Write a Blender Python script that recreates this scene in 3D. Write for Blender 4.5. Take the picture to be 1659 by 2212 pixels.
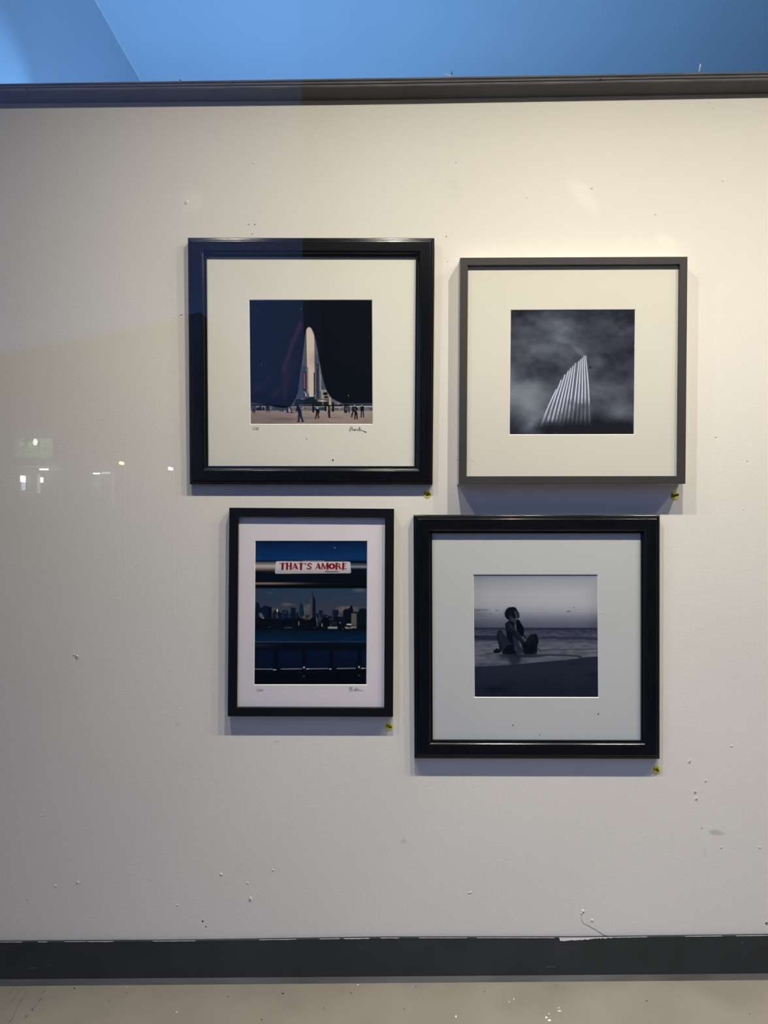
import bpy, math, random
import numpy as np
from mathutils import Matrix, Vector

# ------------------------------------------------------------------ clear
for o in list(bpy.data.objects):
    bpy.data.objects.remove(o, do_unlink=True)
SC = bpy.context.scene
COL = SC.collection
random.seed(7)

# ------------------------------------------------------------------ camera
FPX = 1662.0            # focal length in pixels of the 1659 x 2212 frame
CX, CY = 829.5, 1106.0
DIST = 1.58             # eye to display wall (wall face is y = 0)
ZE = 0.959              # eye height above the display floor (z = 0)
ROLL = 0.0078
CR, SR = math.cos(ROLL), math.sin(ROLL)
cam_d = bpy.data.cameras.new('camera')
cam_d.sensor_fit = 'VERTICAL'
cam_d.sensor_height = 24.0
cam_d.lens = FPX / 2212.0 * 24.0
cam_d.clip_start = 0.02
cam = bpy.data.objects.new('camera', cam_d)
COL.objects.link(cam)
m = Matrix(((CR, SR, 0, 0), (0, 0, -1, -DIST), (-SR, CR, 0, ZE), (0, 0, 0, 1)))
cam.matrix_world = m
SC.camera = cam

# ------------------------------------------------------------------ view, world
SC.view_settings.view_transform = 'Standard'
SC.view_settings.look = 'None'
SC.view_settings.gamma = 1.0
SC.view_settings.exposure = 0.0
SC.view_settings.use_curve_mapping = False
world = bpy.data.worlds.new('dusk_sky')
SC.world = world
world.use_nodes = True
wt = world.node_tree
bg = wt.nodes['Background']
# blue dusk: a smooth glow towards the side of the street where the sun went down
tcw = wt.nodes.new('ShaderNodeTexCoord')
dtw = wt.nodes.new('ShaderNodeVectorMath'); dtw.operation = 'DOT_PRODUCT'
dtw.inputs[1].default_value = Vector((-0.85, -0.45, 0.25)).normalized()
wt.links.new(tcw.outputs['Generated'], dtw.inputs[0])
mrw = wt.nodes.new('ShaderNodeMapRange'); mrw.interpolation_type = 'SMOOTHSTEP'
mrw.inputs['From Min'].default_value = 0.35; mrw.inputs['From Max'].default_value = 1.0
mrw.inputs['To Min'].default_value = 0.13; mrw.inputs['To Max'].default_value = 1.0
wt.links.new(dtw.outputs['Value'], mrw.inputs['Value'])
bg.inputs['Color'].default_value = (0.13, 0.285, 0.88, 1)
SKY = 1.75
skm = wt.nodes.new('ShaderNodeMath'); skm.operation = 'MULTIPLY'; skm.inputs[1].default_value = SKY
wt.links.new(mrw.outputs[0], skm.inputs[0]); wt.links.new(skm.outputs[0], bg.inputs['Strength'])

# ------------------------------------------------------------------ lamps
LAMP_Y, LAMP_Z = -0.60, ZE + 1.05
LAMPS = [(-0.44, 0.56), (0.035, 1.05), (0.485, 1.25), (0.95, 1.12), (1.40, 0.80)]
LAMP_W = 75.0
def downlight(x, power):
    d = bpy.data.lights.new('downlight', 'POINT')
    d.energy = power
    d.color = (1.0, 0.908, 0.775)
    d.shadow_soft_size = 0.011
    d.use_nodes = True
    nt = d.node_tree
    em = nt.nodes['Emission']
    tc = nt.nodes.new('ShaderNodeTexCoord')
    sp = nt.nodes.new('ShaderNodeSeparateXYZ')
    nt.links.new(tc.outputs['Normal'], sp.inputs[0])
    # reflector lamp: bright core straight down, fading to nothing at the horizontal
    t = nt.nodes.new('ShaderNodeMath'); t.operation = 'MULTIPLY'; t.inputs[1].default_value = -1.0; t.use_clamp = True
    nt.links.new(sp.outputs['Z'], t.inputs[0])
    fc = nt.nodes.new('ShaderNodeFloatCurve')
    cv = fc.mapping.curves[0]
    pts = [(0, 0), (.17, .04), (.36, .079), (.602, .166), (.788, .325), (.829, .36), (.90, .49), (.951, .70), (.98, .70), (1, .45)]
    cv.points[0].location, cv.points[1].location = pts[0], pts[-1]
    for q in pts[1:-1]: cv.points.new(*q)
    fc.mapping.update()
    nt.links.new(t.outputs[0], fc.inputs['Value'])
    nt.links.new(fc.outputs[0], em.inputs['Strength'])
    o = bpy.data.objects.new('downlight', d)
    o.location = (x, LAMP_Y, LAMP_Z)
    COL.objects.link(o)
for x, p in LAMPS:
    downlight(x, LAMP_W * p)

def area(name, loc, rot, size, power, color):
    d = bpy.data.lights.new(name, 'AREA')
    d.shape = 'RECTANGLE'; d.size, d.size_y = size
    d.energy = power; d.color = color
    o = bpy.data.objects.new(name, d)
    o.location = loc; o.rotation_euler = rot
    COL.objects.link(o)
    return o
# unseen blue lights added behind the partition to wash ceiling and side wall
area('blue_uplight', (-0.20, 0.85, 0.85), (math.pi, 0, 0), (0.20, 0.20), 20.0, (0.27, 0.545, 1.0))
sp_d = bpy.data.lights.new('blue_spot', 'SPOT')
sp_d.energy = 5.0; sp_d.color = (0.24, 0.55, 1.0); sp_d.spot_size = math.radians(82); sp_d.spot_blend = 0.35
sp_d.shadow_soft_size = 0.01
sp_o = bpy.data.objects.new('blue_spot', sp_d)
sp_o.location = (-0.60, 0.36, ZE + 0.75)
sp_o.rotation_euler = Vector((-0.314, -0.06, 0.10)).to_track_quat('-Z', 'Y').to_euler()
COL.objects.link(sp_o)

# ------------------------------------------------------------------ helpers
def U(px, py, d=0.0):
    """photo pixel -> point on the plane d metres in front of the display wall"""
    dx, dy = (px - CX), (CY - py)
    s = (DIST - d) / FPX
    return Vector(((dx * CR + dy * SR) * s, -d, ZE + (-dx * SR + dy * CR) * s))

def MR(px, py, depth):
    """what the shop window mirrors at this pixel: a point out in the street"""
    yv = 2 * GLASS_Y + DIST
    dx, dy = (px - CX), (CY - py)
    s = depth / FPX
    return Vector(((dx * CR + dy * SR) * s, yv - depth, ZE + (-dx * SR + dy * CR) * s))

def mesh(name, verts, faces, mat=None, parent=None, smooth=False):
    base = Vector(parent['_loc']) if parent is not None and '_loc' in parent else Vector((0, 0, 0))
    me = bpy.data.meshes.new(name)
    me.from_pydata([tuple(Vector(v) - base) for v in verts], [], faces)
    me.update()
    if smooth:
        me.polygons.foreach_set('use_smooth', [True] * len(me.polygons))
    if mat is not None:
        me.materials.append(mat)
    o = bpy.data.objects.new(name, me)
    COL.objects.link(o)
    if parent is not None:
        o.parent = parent
        if parent.parent is not None or True:
            o['_loc'] = tuple(base)
    return o

def thing(name, label, cat, loc, group=None):
    e = bpy.data.objects.new(name, None)
    e.location = loc
    e.empty_display_size = 0.05
    COL.objects.link(e)
    e['label'] = label; e['category'] = cat
    if group: e['group'] = group
    e['_loc'] = tuple(loc)
    return e

def tag(o, label, cat, group=None):
    o['label'] = label; o['category'] = cat
    if group: o['group'] = group
    return o

def structure(o):
    o['kind'] = 'structure'
    return o

def box(x0, x1, y0, y1, z0, z1):
    v = [(x, y, z) for x in (x0, x1) for y in (y0, y1) for z in (z0, z1)]
    f = [(0, 1, 3, 2), (4, 6, 7, 5), (0, 4, 5, 1), (2, 3, 7, 6), (0, 2, 6, 4), (1, 5, 7, 3)]
    return v, f

def slab(loop_a, loop_b):
    """two closed loops (same length) joined as a solid"""
    n = len(loop_a)
    v = list(loop_a) + list(loop_b)
    f = [tuple(range(n)), tuple(reversed(range(n, 2 * n)))]
    f += [(i, i + n, (i + 1) % n + n, (i + 1) % n) for i in range(n)]
    return v, f

def ribbon(strokes, width, d, thick=0.0004):
    """handwriting: flat raised strokes given in photo pixels"""
    V, F = [], []
    for st in strokes:
        for a, b in zip(st[:-1], st[1:]):
            dx, dy = b[0] - a[0], b[1] - a[1]
            L = math.hypot(dx, dy) or 1e-6
            ex, ey = dx / L * width * 0.35, dy / L * width * 0.35
            nx, ny = -dy / L * width / 2, dx / L * width / 2
            q = [(a[0] - ex + nx, a[1] - ey + ny), (b[0] + ex + nx, b[1] + ey + ny), (b[0] + ex - nx, b[1] + ey - ny), (a[0] - ex - nx, a[1] - ey - ny)]
            k = len(V)
            V += [U(p[0], p[1], d + thick) for p in q]
            F.append((k + 3, k + 2, k + 1, k))
    return V, F

def tube(pts, r, n=8):
    V, F = [], []
    pts = [Vector(p) for p in pts]
    for i, p in enumerate(pts):
        t = (pts[min(i + 1, len(pts) - 1)] - pts[max(i - 1, 0)]).normalized()
        a = t.orthogonal().normalized(); b = t.cross(a)
        rr = r[i] if isinstance(r, (list, tuple)) else r
        for k in range(n):
            an = 2 * math.pi * k / n
            V.append(p + a * math.cos(an) * rr + b * math.sin(an) * rr)
    for i in range(len(pts) - 1):
        for k in range(n):
            F.append((i * n + k, i * n + (k + 1) % n, (i + 1) * n + (k + 1) % n, (i + 1) * n + k))
    F.append(tuple(reversed(range(n)))); F.append(tuple(range((len(pts) - 1) * n, len(pts) * n)))
    return V, F

# ------------------------------------------------------------------ materials
def lin(c):
    c = np.asarray(c, float) / 255.0
    return np.where(c <= 0.04045, c / 12.92, ((c + 0.055) / 1.055) ** 2.4)

def mat(name, color, rough=0.5, spec=0.5, bump=None, noise=None, metallic=0.0):
    """bump = (scale xyz, strength, distance); noise = (scale, amount) colour mottling"""
    mt = bpy.data.materials.new(name); mt.use_nodes = True
    nt = mt.node_tree; b = nt.nodes['Principled BSDF']
    b.inputs['Base Color'].default_value = (*color, 1)
    b.inputs['Roughness'].default_value = rough
    b.inputs['Specular IOR Level'].default_value = spec
    b.inputs['Metallic'].default_value = metallic
    if bump or noise:
        tc = nt.nodes.new('ShaderNodeTexCoord')
    if noise:
        n = nt.nodes.new('ShaderNodeTexNoise'); n.inputs['Scale'].default_value = noise[0]; n.inputs['Detail'].default_value = 4
        mp = nt.nodes.new('ShaderNodeMapping')
        if len(noise) > 2: mp.inputs['Scale'].default_value = noise[2]
        nt.links.new(tc.outputs['Object'], mp.inputs[0]); nt.links.new(mp.outputs[0], n.inputs['Vector'])
        mr = nt.nodes.new('ShaderNodeMapRange')
        mr.inputs['From Min'].default_value = 0.3; mr.inputs['From Max'].default_value = 0.7
        mr.inputs['To Min'].default_value = 1 - noise[1]; mr.inputs['To Max'].default_value = 1 + noise[1]
        nt.links.new(n.outputs['Fac'], mr.inputs['Value'])
        vm = nt.nodes.new('ShaderNodeVectorMath'); vm.operation = 'SCALE'
        vm.inputs[0].default_value = color
        nt.links.new(mr.outputs[0], vm.inputs['Scale'])
        nt.links.new(vm.outputs[0], b.inputs['Base Color'])
    if bump:
        mp = nt.nodes.new('ShaderNodeMapping'); mp.inputs['Scale'].default_value = bump[0]
        nt.links.new(tc.outputs['Object'], mp.inputs[0])
        n = nt.nodes.new('ShaderNodeTexNoise'); n.inputs['Scale'].default_value = 1.0; n.inputs['Detail'].default_value = 3
        nt.links.new(mp.outputs[0], n.inputs['Vector'])
        bp = nt.nodes.new('ShaderNodeBump'); bp.inputs['Strength'].default_value = bump[1]; bp.inputs['Distance'].default_value = bump[2]
        nt.links.new(n.outputs['Fac'], bp.inputs['Height'])
        nt.links.new(bp.outputs[0], b.inputs['Normal'])
    return mt

def emit(name, color, strength):
    mt = bpy.data.materials.new(name); mt.use_nodes = True
    nt = mt.node_tree
    b = nt.nodes['Principled BSDF']
    b.inputs['Base Color'].default_value = (0, 0, 0, 1)
    b.inputs['Emission Color'].default_value = (*color, 1)
    b.inputs['Emission Strength'].default_value = strength
    return mt

def thin_glass(name, f0=0.04, tint=(0.98, 0.99, 0.985)):
    mt = bpy.data.materials.new(name); mt.use_nodes = True
    nt = mt.node_tree; nt.nodes.clear()
    out = nt.nodes.new('ShaderNodeOutputMaterial')
    tr = nt.nodes.new('ShaderNodeBsdfTransparent'); tr.inputs['Color'].default_value = (*tint, 1)
    gl = nt.nodes.new('ShaderNodeBsdfGlossy'); gl.inputs['Roughness'].default_value = 0.0
    gl.inputs['Color'].default_value = (1, 1, 1, 1)
    geo = nt.nodes.new('ShaderNodeNewGeometry')
    dt = nt.nodes.new('ShaderNodeVectorMath'); dt.operation = 'DOT_PRODUCT'
    nt.links.new(geo.outputs['Normal'], dt.inputs[0]); nt.links.new(geo.outputs['Incoming'], dt.inputs[1])
    ab = nt.nodes.new('ShaderNodeMath'); ab.operation = 'ABSOLUTE'
    nt.links.new(dt.outputs['Value'], ab.inputs[0])
    om = nt.nodes.new('ShaderNodeMath'); om.operation = 'SUBTRACT'; om.inputs[0].default_value = 1.0
    nt.links.new(ab.outputs[0], om.inputs[1])
    pw = nt.nodes.new('ShaderNodeMath'); pw.operation = 'POWER'; pw.inputs[1].default_value = 5.0
    nt.links.new(om.outputs[0], pw.inputs[0])
    ma = nt.nodes.new('ShaderNodeMath'); ma.operation = 'MULTIPLY_ADD'
    ma.inputs[1].default_value = 1 - f0; ma.inputs[2].default_value = f0
    nt.links.new(pw.outputs[0], ma.inputs[0])
    mx = nt.nodes.new('ShaderNodeMixShader')
    nt.links.new(ma.outputs[0], mx.inputs['Fac']); nt.links.new(tr.outputs[0], mx.inputs[1]); nt.links.new(gl.outputs[0], mx.inputs[2])
    nt.links.new(mx.outputs[0], out.inputs['Surface'])
    return mt

def wall_paint():
    """cream emulsion: roller stipple, faint mottling, a few glossy filled patches and grey scuffs"""
    mt = mat('cream_wall_paint', (0.80, 0.775, 0.71), 0.55, 0.3)
    nt = mt.node_tree; b = nt.nodes['Principled BSDF']
    geo = nt.nodes.new('ShaderNodeNewGeometry')
    def noise(scale, detail, rough=0.5, mapping=None):
        n = nt.nodes.new('ShaderNodeTexNoise'); n.inputs['Scale'].default_value = scale
        n.inputs['Detail'].default_value = detail; n.inputs['Roughness'].default_value = rough
        if mapping:
            mp = nt.nodes.new('ShaderNodeMapping'); mp.inputs['Scale'].default_value = mapping
            nt.links.new(geo.outputs['Position'], mp.inputs[0]); nt.links.new(mp.outputs[0], n.inputs['Vector'])
        else:
            nt.links.new(geo.outputs['Position'], n.inputs['Vector'])
        return n.outputs['Fac']
    def math1(op, a, c=None, clamp=False):
        x = nt.nodes.new('ShaderNodeMath'); x.operation = op; x.use_clamp = clamp
        for i, v in enumerate((a, c)):
            if v is None: continue
            if isinstance(v, (int, float)): x.inputs[i].default_value = v
            else: nt.links.new(v, x.inputs[i])
        return x.outputs[0]
    def spot(px, py, rx, ry, rot, ragged):
        """soft elliptical mask around a place on the wall, edge broken up by noise"""
        p = U(px, py)
        s = DIST / FPX
        mp = nt.nodes.new('ShaderNodeMapping'); mp.vector_type = 'TEXTURE'
        mp.inputs['Location'].default_value = p
        mp.inputs['Rotation'].default_value = (0, rot, 0)
        mp.inputs['Scale'].default_value = (rx * s, 1.0, ry * s)
        nt.links.new(geo.outputs['Position'], mp.inputs[0])
        ln = nt.nodes.new('ShaderNodeVectorMath'); ln.operation = 'LENGTH'
        nt.links.new(mp.outputs[0], ln.inputs[0])
        e = math1('ADD', ln.outputs['Value'], math1('MULTIPLY', math1('SUBTRACT', noise(60, 4), 0.5), ragged))
        mr = nt.nodes.new('ShaderNodeMapRange'); mr.interpolation_type = 'SMOOTHSTEP'
        mr.inputs['From Min'].default_value = 1.0; mr.inputs['From Max'].default_value = 0.35
        nt.links.new(e, mr.inputs['Value'])
        return mr.outputs[0]
    # roller texture
    h = math1('ADD', noise(1.0, 2, 0.6, (170, 170, 230)), math1('MULTIPLY', noise(1.0, 2, 0.5, (55, 55, 75)), 0.5))
    bp = nt.nodes.new('ShaderNodeBump'); bp.inputs['Strength'].default_value = 0.15; bp.inputs['Distance'].default_value = 0.0016
    nt.links.new(h, bp.inputs['Height']); nt.links.new(bp.outputs[0], b.inputs['Normal'])
    # colour
    patches = [(1262, 425, 62, 26, 0.85, 1.1), (415, 438, 34, 40, 0.0, 1.0), (1440, 520, 26, 18, 0.3, 1.2)]
    scuffs = [(1548, 1799, 26, 8, 0.15, 0.8, 0.25), (872, 1817, 10, 7, 0.0, 1.0, 0.16), (1522, 1842, 4, 14, 0, 1.0, 0.08), (597, 1603, 9, 2, 0, 0.6, 0.3), (384, 1565, 9, 6, 0, 0.9, 0.14), (980, 400, 26, 16, 0.7, 0.4, 0.04)]
    pm = None
    for q in patches:
        s_ = spot(*q); pm = s_ if pm is None else math1('MAXIMUM', pm, s_)
    v = math1('ADD', math1('MULTIPLY', math1('SUBTRACT', noise(3.5, 3), 0.5), 0.05), 1.0)
    v = math1('ADD', v, math1('MULTIPLY', pm, 0.055))
    for q in scuffs:
        v = math1('SUBTRACT', v, math1('MULTIPLY', spot(*q[:6]), q[6]))
    vm = nt.nodes.new('ShaderNodeVectorMath'); vm.operation = 'SCALE'
    vm.inputs[0].default_value = (0.80, 0.775, 0.71)
    nt.links.new(v, vm.inputs['Scale']); nt.links.new(vm.outputs[0], b.inputs['Base Color'])
    nt.links.new(math1('SUBTRACT', 0.55, math1('MULTIPLY', pm, 0.15)), b.inputs['Roughness'])
    return mt

GLASS_Y = -0.95
M_WALL = wall_paint()
M_CEIL = mat('pale_blue_ceiling_paint', (0.62, 0.70, 0.78), 0.7, 0.2, noise=(2.5, 0.03))
M_SIDE = mat('pale_blue_side_wall_paint', (0.60, 0.68, 0.76), 0.7, 0.2, noise=(2.5, 0.03))
M_SIDE2 = mat('grey_display_side_paint', (0.10, 0.10, 0.11), 0.7, 0.2, noise=(2.5, 0.03))
M_FLOOR = mat('taupe_painted_floor', (0.245, 0.222, 0.185), 0.6, 0.3, bump=((70, 70, 70), 0.12, 0.002), noise=(7.0, 0.10))
M_BASE = mat('charcoal_baseboard_paint', (0.034, 0.038, 0.038), 0.5, 0.25, bump=((40, 40, 60), 0.10, 0.002), noise=(9, 0.15))
M_SHOE = mat('worn_charcoal_shoe_moulding', (0.085, 0.085, 0.083), 0.5, 0.3, noise=(40, 0.25, (0.2, 1, 1)))
M_CAP = mat('grey_painted_plywood', (0.13, 0.13, 0.138), 0.6, 0.25, bump=((14, 80, 300), 0.5, 0.0015), noise=(1.0, 0.35, (14, 60, 330)))
M_PLYDARK = mat('dark_plywood_layer', (0.055, 0.053, 0.060), 0.7, 0.2, noise=(1.0, 0.35, (20, 60, 300)))
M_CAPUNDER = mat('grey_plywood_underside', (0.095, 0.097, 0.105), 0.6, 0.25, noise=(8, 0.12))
M_WHITE = mat('white_plaster_and_lit_tops', (0.86, 0.84, 0.80), 0.7, 0.2, noise=(300, 0.06))
M_HOLE = mat('dark_hole', (0.02, 0.02, 0.02), 0.9, 0.1)
M_BLACKWOOD = mat('black_stained_wood', (0.0045, 0.0055, 0.0075), 0.20, 0.5, bump=((260, 60, 18), 0.25, 0.0006), noise=(1.0, 0.3, (260, 60, 14)))
M_BLACKWOOD_H = mat('black_stained_wood_across', (0.0045, 0.0055, 0.0075), 0.20, 0.5, bump=((18, 60, 260), 0.25, 0.0006), noise=(1.0, 0.3, (14, 60, 260)))
M_GREYFRAME = mat('charcoal_matte_lacquer', (0.043, 0.042, 0.043), 0.55, 0.3, noise=(14, 0.06))
M_BLACKMATTE = mat('black_matte_lacquer', (0.0035, 0.004, 0.0055), 0.45, 0.3)
M_MAT_WARM = mat('warm_white_mat_board', (0.76, 0.755, 0.68), 0.9, 0.1, noise=(6, 0.012))
M_MAT_CREAM = mat('cream_mat_board', (0.70, 0.68, 0.60), 0.9, 0.1, noise=(6, 0.012))
M_MAT_GREY = mat('cool_white_mat_board', (0.82, 0.775, 0.80), 0.9, 0.1, noise=(6, 0.012))
M_MAT_WHITE = mat('white_mat_board', (0.60, 0.62, 0.61), 0.9, 0.1, noise=(6, 0.012))
M_CORE = mat('white_mat_core', (0.92, 0.90, 0.82), 0.9, 0.1, noise=(50, 0.02))
M_BACK = mat('brown_backing_board', (0.30, 0.22, 0.14), 0.9, 0.1, noise=(20, 0.1))
M_GLAZE = thin_glass('picture_glass', 0.01, (0.985, 0.985, 0.985))
M_PANE = thin_glass('shop_window_glass', 0.022)
M_STICK = mat('yellow_sticker_paper', (0.80, 0.68, 0.055), 0.6, 0.3, noise=(120, 0.05))
M_INK = mat('black_marker_ink', (0.006, 0.005, 0.005), 0.6, 0.2)
M_PENCIL = mat('grey_pencil', (0.10, 0.10, 0.11), 0.7, 0.2)
M_PENCIL2 = mat('faint_grey_pencil', (0.26, 0.26, 0.28), 0.7, 0.2)

# ------------------------------------------------------------------ room shell
XL, XR = -1.50, 2.30
H_CEIL = ZE + 1.65
X_SIDE = -0.914

def line_at(pts, x):
    xs = [p[0] for p in pts]; ys = [p[1] for p in pts]
    if x <= xs[0]: return ys[0] + (ys[1] - ys[0]) / (xs[1] - xs[0]) * (x - xs[0])
    if x >= xs[-1]: return ys[-1] + (ys[-1] - ys[-2]) / (xs[-1] - xs[-2]) * (x - xs[-1])
    return float(np.interp(x, xs, ys))

CAP_D = 0.042
L_CAPTOP = [(0, 181), (830, 168.5), (1659, 155)]
L_PLYBOT = [(0, 194.5), (830, 186), (1659, 172)]
L_CAPWALL = [(0, 223.5), (830, 215.5), (1659, 202)]
L_BASETOP = [(0, 2035.5), (400, 2033), (830, 2026.5), (1245, 2026), (1659, 2021)]
L_BASEBOT = [(0, 2116), (830, 2110), (1659, 2103.5)]
L_SHOEBOT = [(0, 2130), (830, 2124), (1659, 2117.5)]
PXL, PXR = -760.0, 3250.0     # the wall runs on past both sides of the view
zt = [U(px, line_at(L_CAPWALL, px)) for px in (PXL, PXR)]

v, f = slab([(XL, 0, -0.02), (XR, 0, -0.02), (XR, 0, zt[1].z), (XL, 0, zt[0].z)],
            [(XL, 0.05, -0.02), (XR, 0.05, -0.02), (XR, 0.05, zt[1].z), (XL, 0.05, zt[0].z)])
W_BACK = structure(mesh('wall_back', v, f, M_WALL))
v, f = box(XL - 0.1, XR + 0.1, GLASS_Y - 0.06, 2.2, -0.06, -0.0)
FLOOR = structure(mesh('floor', v, f, M_FLOOR))
v, f = box(XL - 0.1, XR + 0.1, GLASS_Y - 0.06, 2.2, H_CEIL, H_CEIL + 0.06)
CEIL = structure(mesh('ceiling', v, f, M_CEIL))
v, f = box(X_SIDE - 0.05, X_SIDE, 0.05, 2.1, 0, H_CEIL)
structure(mesh('wall_left', v, f, M_SIDE))
v, f = box(XL - 0.06, XL, GLASS_Y - 0.06, 0.05, 0, H_CEIL)
structure(mesh('wall_left', v, f, M_SIDE2))
v, f = box(XR, XR + 0.06, GLASS_Y - 0.06, 2.2, 0, H_CEIL)
structure(mesh('wall_right', v, f, M_SIDE2))
v, f = box(XL, XR, 2.1, 2.2, 0, H_CEIL)
structure(mesh('wall_rear', v, f, M_SIDE))

# bead of filler along the joint of ceiling and side wall
v, f = tube([(X_SIDE + .001, 0.06, H_CEIL - .001), (X_SIDE + .001, 2.1, H_CEIL - .001)], 0.003, 6)
structure(mesh('trim_3', v, f, M_WHITE))

# plywood cap on top of the partition: outer layers and dark inner layers proud / recessed
def strip(name, top, bot, d_top, d_bot, back, material, parent=None, n=24, x0=PXL, x1=PXR):
    """a long moulding between two lines of the photograph: front face, underside and top"""
    V, F = [], []
    for i in range(n + 1):
        px = x0 + (x1 - x0) * i / n
        a = U(px, line_at(top, px), d_top); b = U(px, line_at(bot, px), d_bot)
        V += [Vector((a.x, back, a.z)), a, b, Vector((b.x, back, b.z))]
    for i in range(n):
        for k in range(4):
            F.append((i * 4 + k, i * 4 + (k + 1) % 4, (i + 1) * 4 + (k + 1) % 4, (i + 1) * 4 + k))
    F += [(3, 2, 1, 0), (n * 4, n * 4 + 1, n * 4 + 2, n * 4 + 3)]
    return mesh(name, V, F, material, parent)
def mix_line(a, b, t):
    return [(p[0], p[1] * (1 - t) + q[1] * t) for p, q in zip(a, b)]
cap = bpy.data.objects.new('trim_1', None); COL.objects.link(cap); cap['kind'] = 'structure'
cap['label'] = 'dark grey plywood ledge capping the cream partition'
strata = [(0.0, 0.20, 0.0, M_CAP), (0.20, 0.42, 0.0012, M_PLYDARK), (0.42, 0.62, 0.0, M_CAP), (0.62, 0.80, 0.0014, M_PLYDARK), (0.80, 1.0, 0.0, M_CAP)]
for a, b, rec, mm in strata:
    strip('plywood_layer', mix_line(L_CAPTOP, L_PLYBOT, a), mix_line(L_CAPTOP, L_PLYBOT, b), CAP_D - rec, CAP_D - rec, 0.07, mm, cap)
# board under the layers, seen from below
V, F = [], []
n = 24
for i in range(n + 1):
    px = PXL + (PXR - PXL) * i / n
    a = U(px, line_at(L_PLYBOT, px), CAP_D - 0.001); b = U(px, line_at(L_CAPWALL, px), 0.0005)
    V += [a, b, Vector((b.x, 0.06, b.z)), Vector((a.x, 0.06, a.z))]
for i in range(n):
    for k in range(4):
        F.append((i * 4 + k, i * 4 + (k + 1) % 4, (i + 1) * 4 + (k + 1) % 4, (i + 1) * 4 + k))
F += [(3, 2, 1, 0), (n * 4, n * 4 + 1, n * 4 + 2, n * 4 + 3)]
mesh('underside_board', V, F, M_CAPUNDER, cap)
# staple holes in the ledge edge
def disc(px, py, d, rx, ry=None, thick=0.0006, n=14, jag=0.0, rot=0.0):
    ry = ry or rx
    a, b = [], []
    for k in range(n):
        an = 2 * math.pi * k / n
        r = 1 + (random.random() - 0.5) * jag
        ex, ey = rx * r * math.cos(an), ry * r * math.sin(an)
        qx, qy = px + ex * math.cos(rot) - ey * math.sin(rot), py + ex * math.sin(rot) + ey * math.cos(rot)
        a.append(U(qx, qy, d + thick)); b.append(U(qx, qy, d - 0.0002))
    return slab(list(reversed(a)), list(reversed(b)))
for px, py in ((57, 191.5), (1297, 171.5), (503, 178)):
    v, f = disc(px, py, CAP_D, 2.4, 1.4); mesh('staple_hole', v, f, M_HOLE, cap)

# baseboard, its pale scraped top edge and the shoe moulding
BASE_D = 0.0065
bb = structure(strip('baseboard_back', L_BASETOP, L_BASEBOT, BASE_D, BASE_D, 0.0, M_BASE, n=60))
sh = strip('trim_2', L_BASEBOT, L_SHOEBOT, 0.0075, 0.0140, 0.0, M_SHOE, n=30)
structure(sh)
def edge_chip(px0, px1, h0, h1, d, name, parent, material, jag=1.2, step=3.0, lift=0.0):
    """ragged scraped strip hanging from the top edge of the baseboard"""
    xs = np.arange(px0, px1 + 0.1, step)
    top = [(x, line_at(L_BASETOP, x) - 1.0 - lift) for x in xs]
    bot = []
    for i, x in enumerate(xs):
        t = (x - px0) / max(1.0, (px1 - px0))
        h = h0 + (h1 - h0) * t + (random.random() - 0.5) * jag
        if i in (0, len(xs) - 1): h = 0.3
        bot.append((x, line_at(L_BASETOP, x) + max(0.2, h)))
    V = [U(p[0], p[1], d) for p in top] + [U(p[0], p[1], d) for p in bot]
    n = len(xs)
    F = [(i, i + n, i + n + 1, i + 1) for i in range(n - 1)]
    o = mesh(name, V, F, material, parent)
    return o
edge_chip(1208, 1322, 7.0, 0.6, BASE_D + 0.0007, 'chipped_paint', bb, M_WHITE, 2.6, 2.0)
for a, b, h in ((0, 50, 0.4), (82, 104, 0.5), (140, 190, 0.2), (185, 245, 0.6), (330, 425, 0.3), (560, 640, 0.2), (690, 735, 0.3), (742, 800, 0.9), (822, 862, 0.4), (905, 1010, 0.2), (1030, 1200, 0.2), (1322, 1400, 0.3), (1480, 1560, 0.1), (1590, 1659, 0.3)):
    edge_chip(a, b, h, h, BASE_D + 0.0004, 'scraped_edge', bb, M_WHITE, 0.8, 4.0)
for st, w in (([(100, 2081), (105, 2085), (112, 2086)], 0.7), ([(62, 2092), (72, 2090.5), (80, 2090.5)], 1.0), ([(1180, 2089), (1190, 2088), (1199, 2088)], 1.2), ([(777.5, 2043), (778.5, 2047)], 1.3), ([(1600, 2036), (1605, 2035), (1602, 2039), (1600, 2036)], 0.7)):
    v, f = ribbon([st], w, BASE_D); mesh('scratch', v, f, mat('grey_scratch', (0.16, 0.17, 0.17), 0.7, 0.2), bb)

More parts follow.
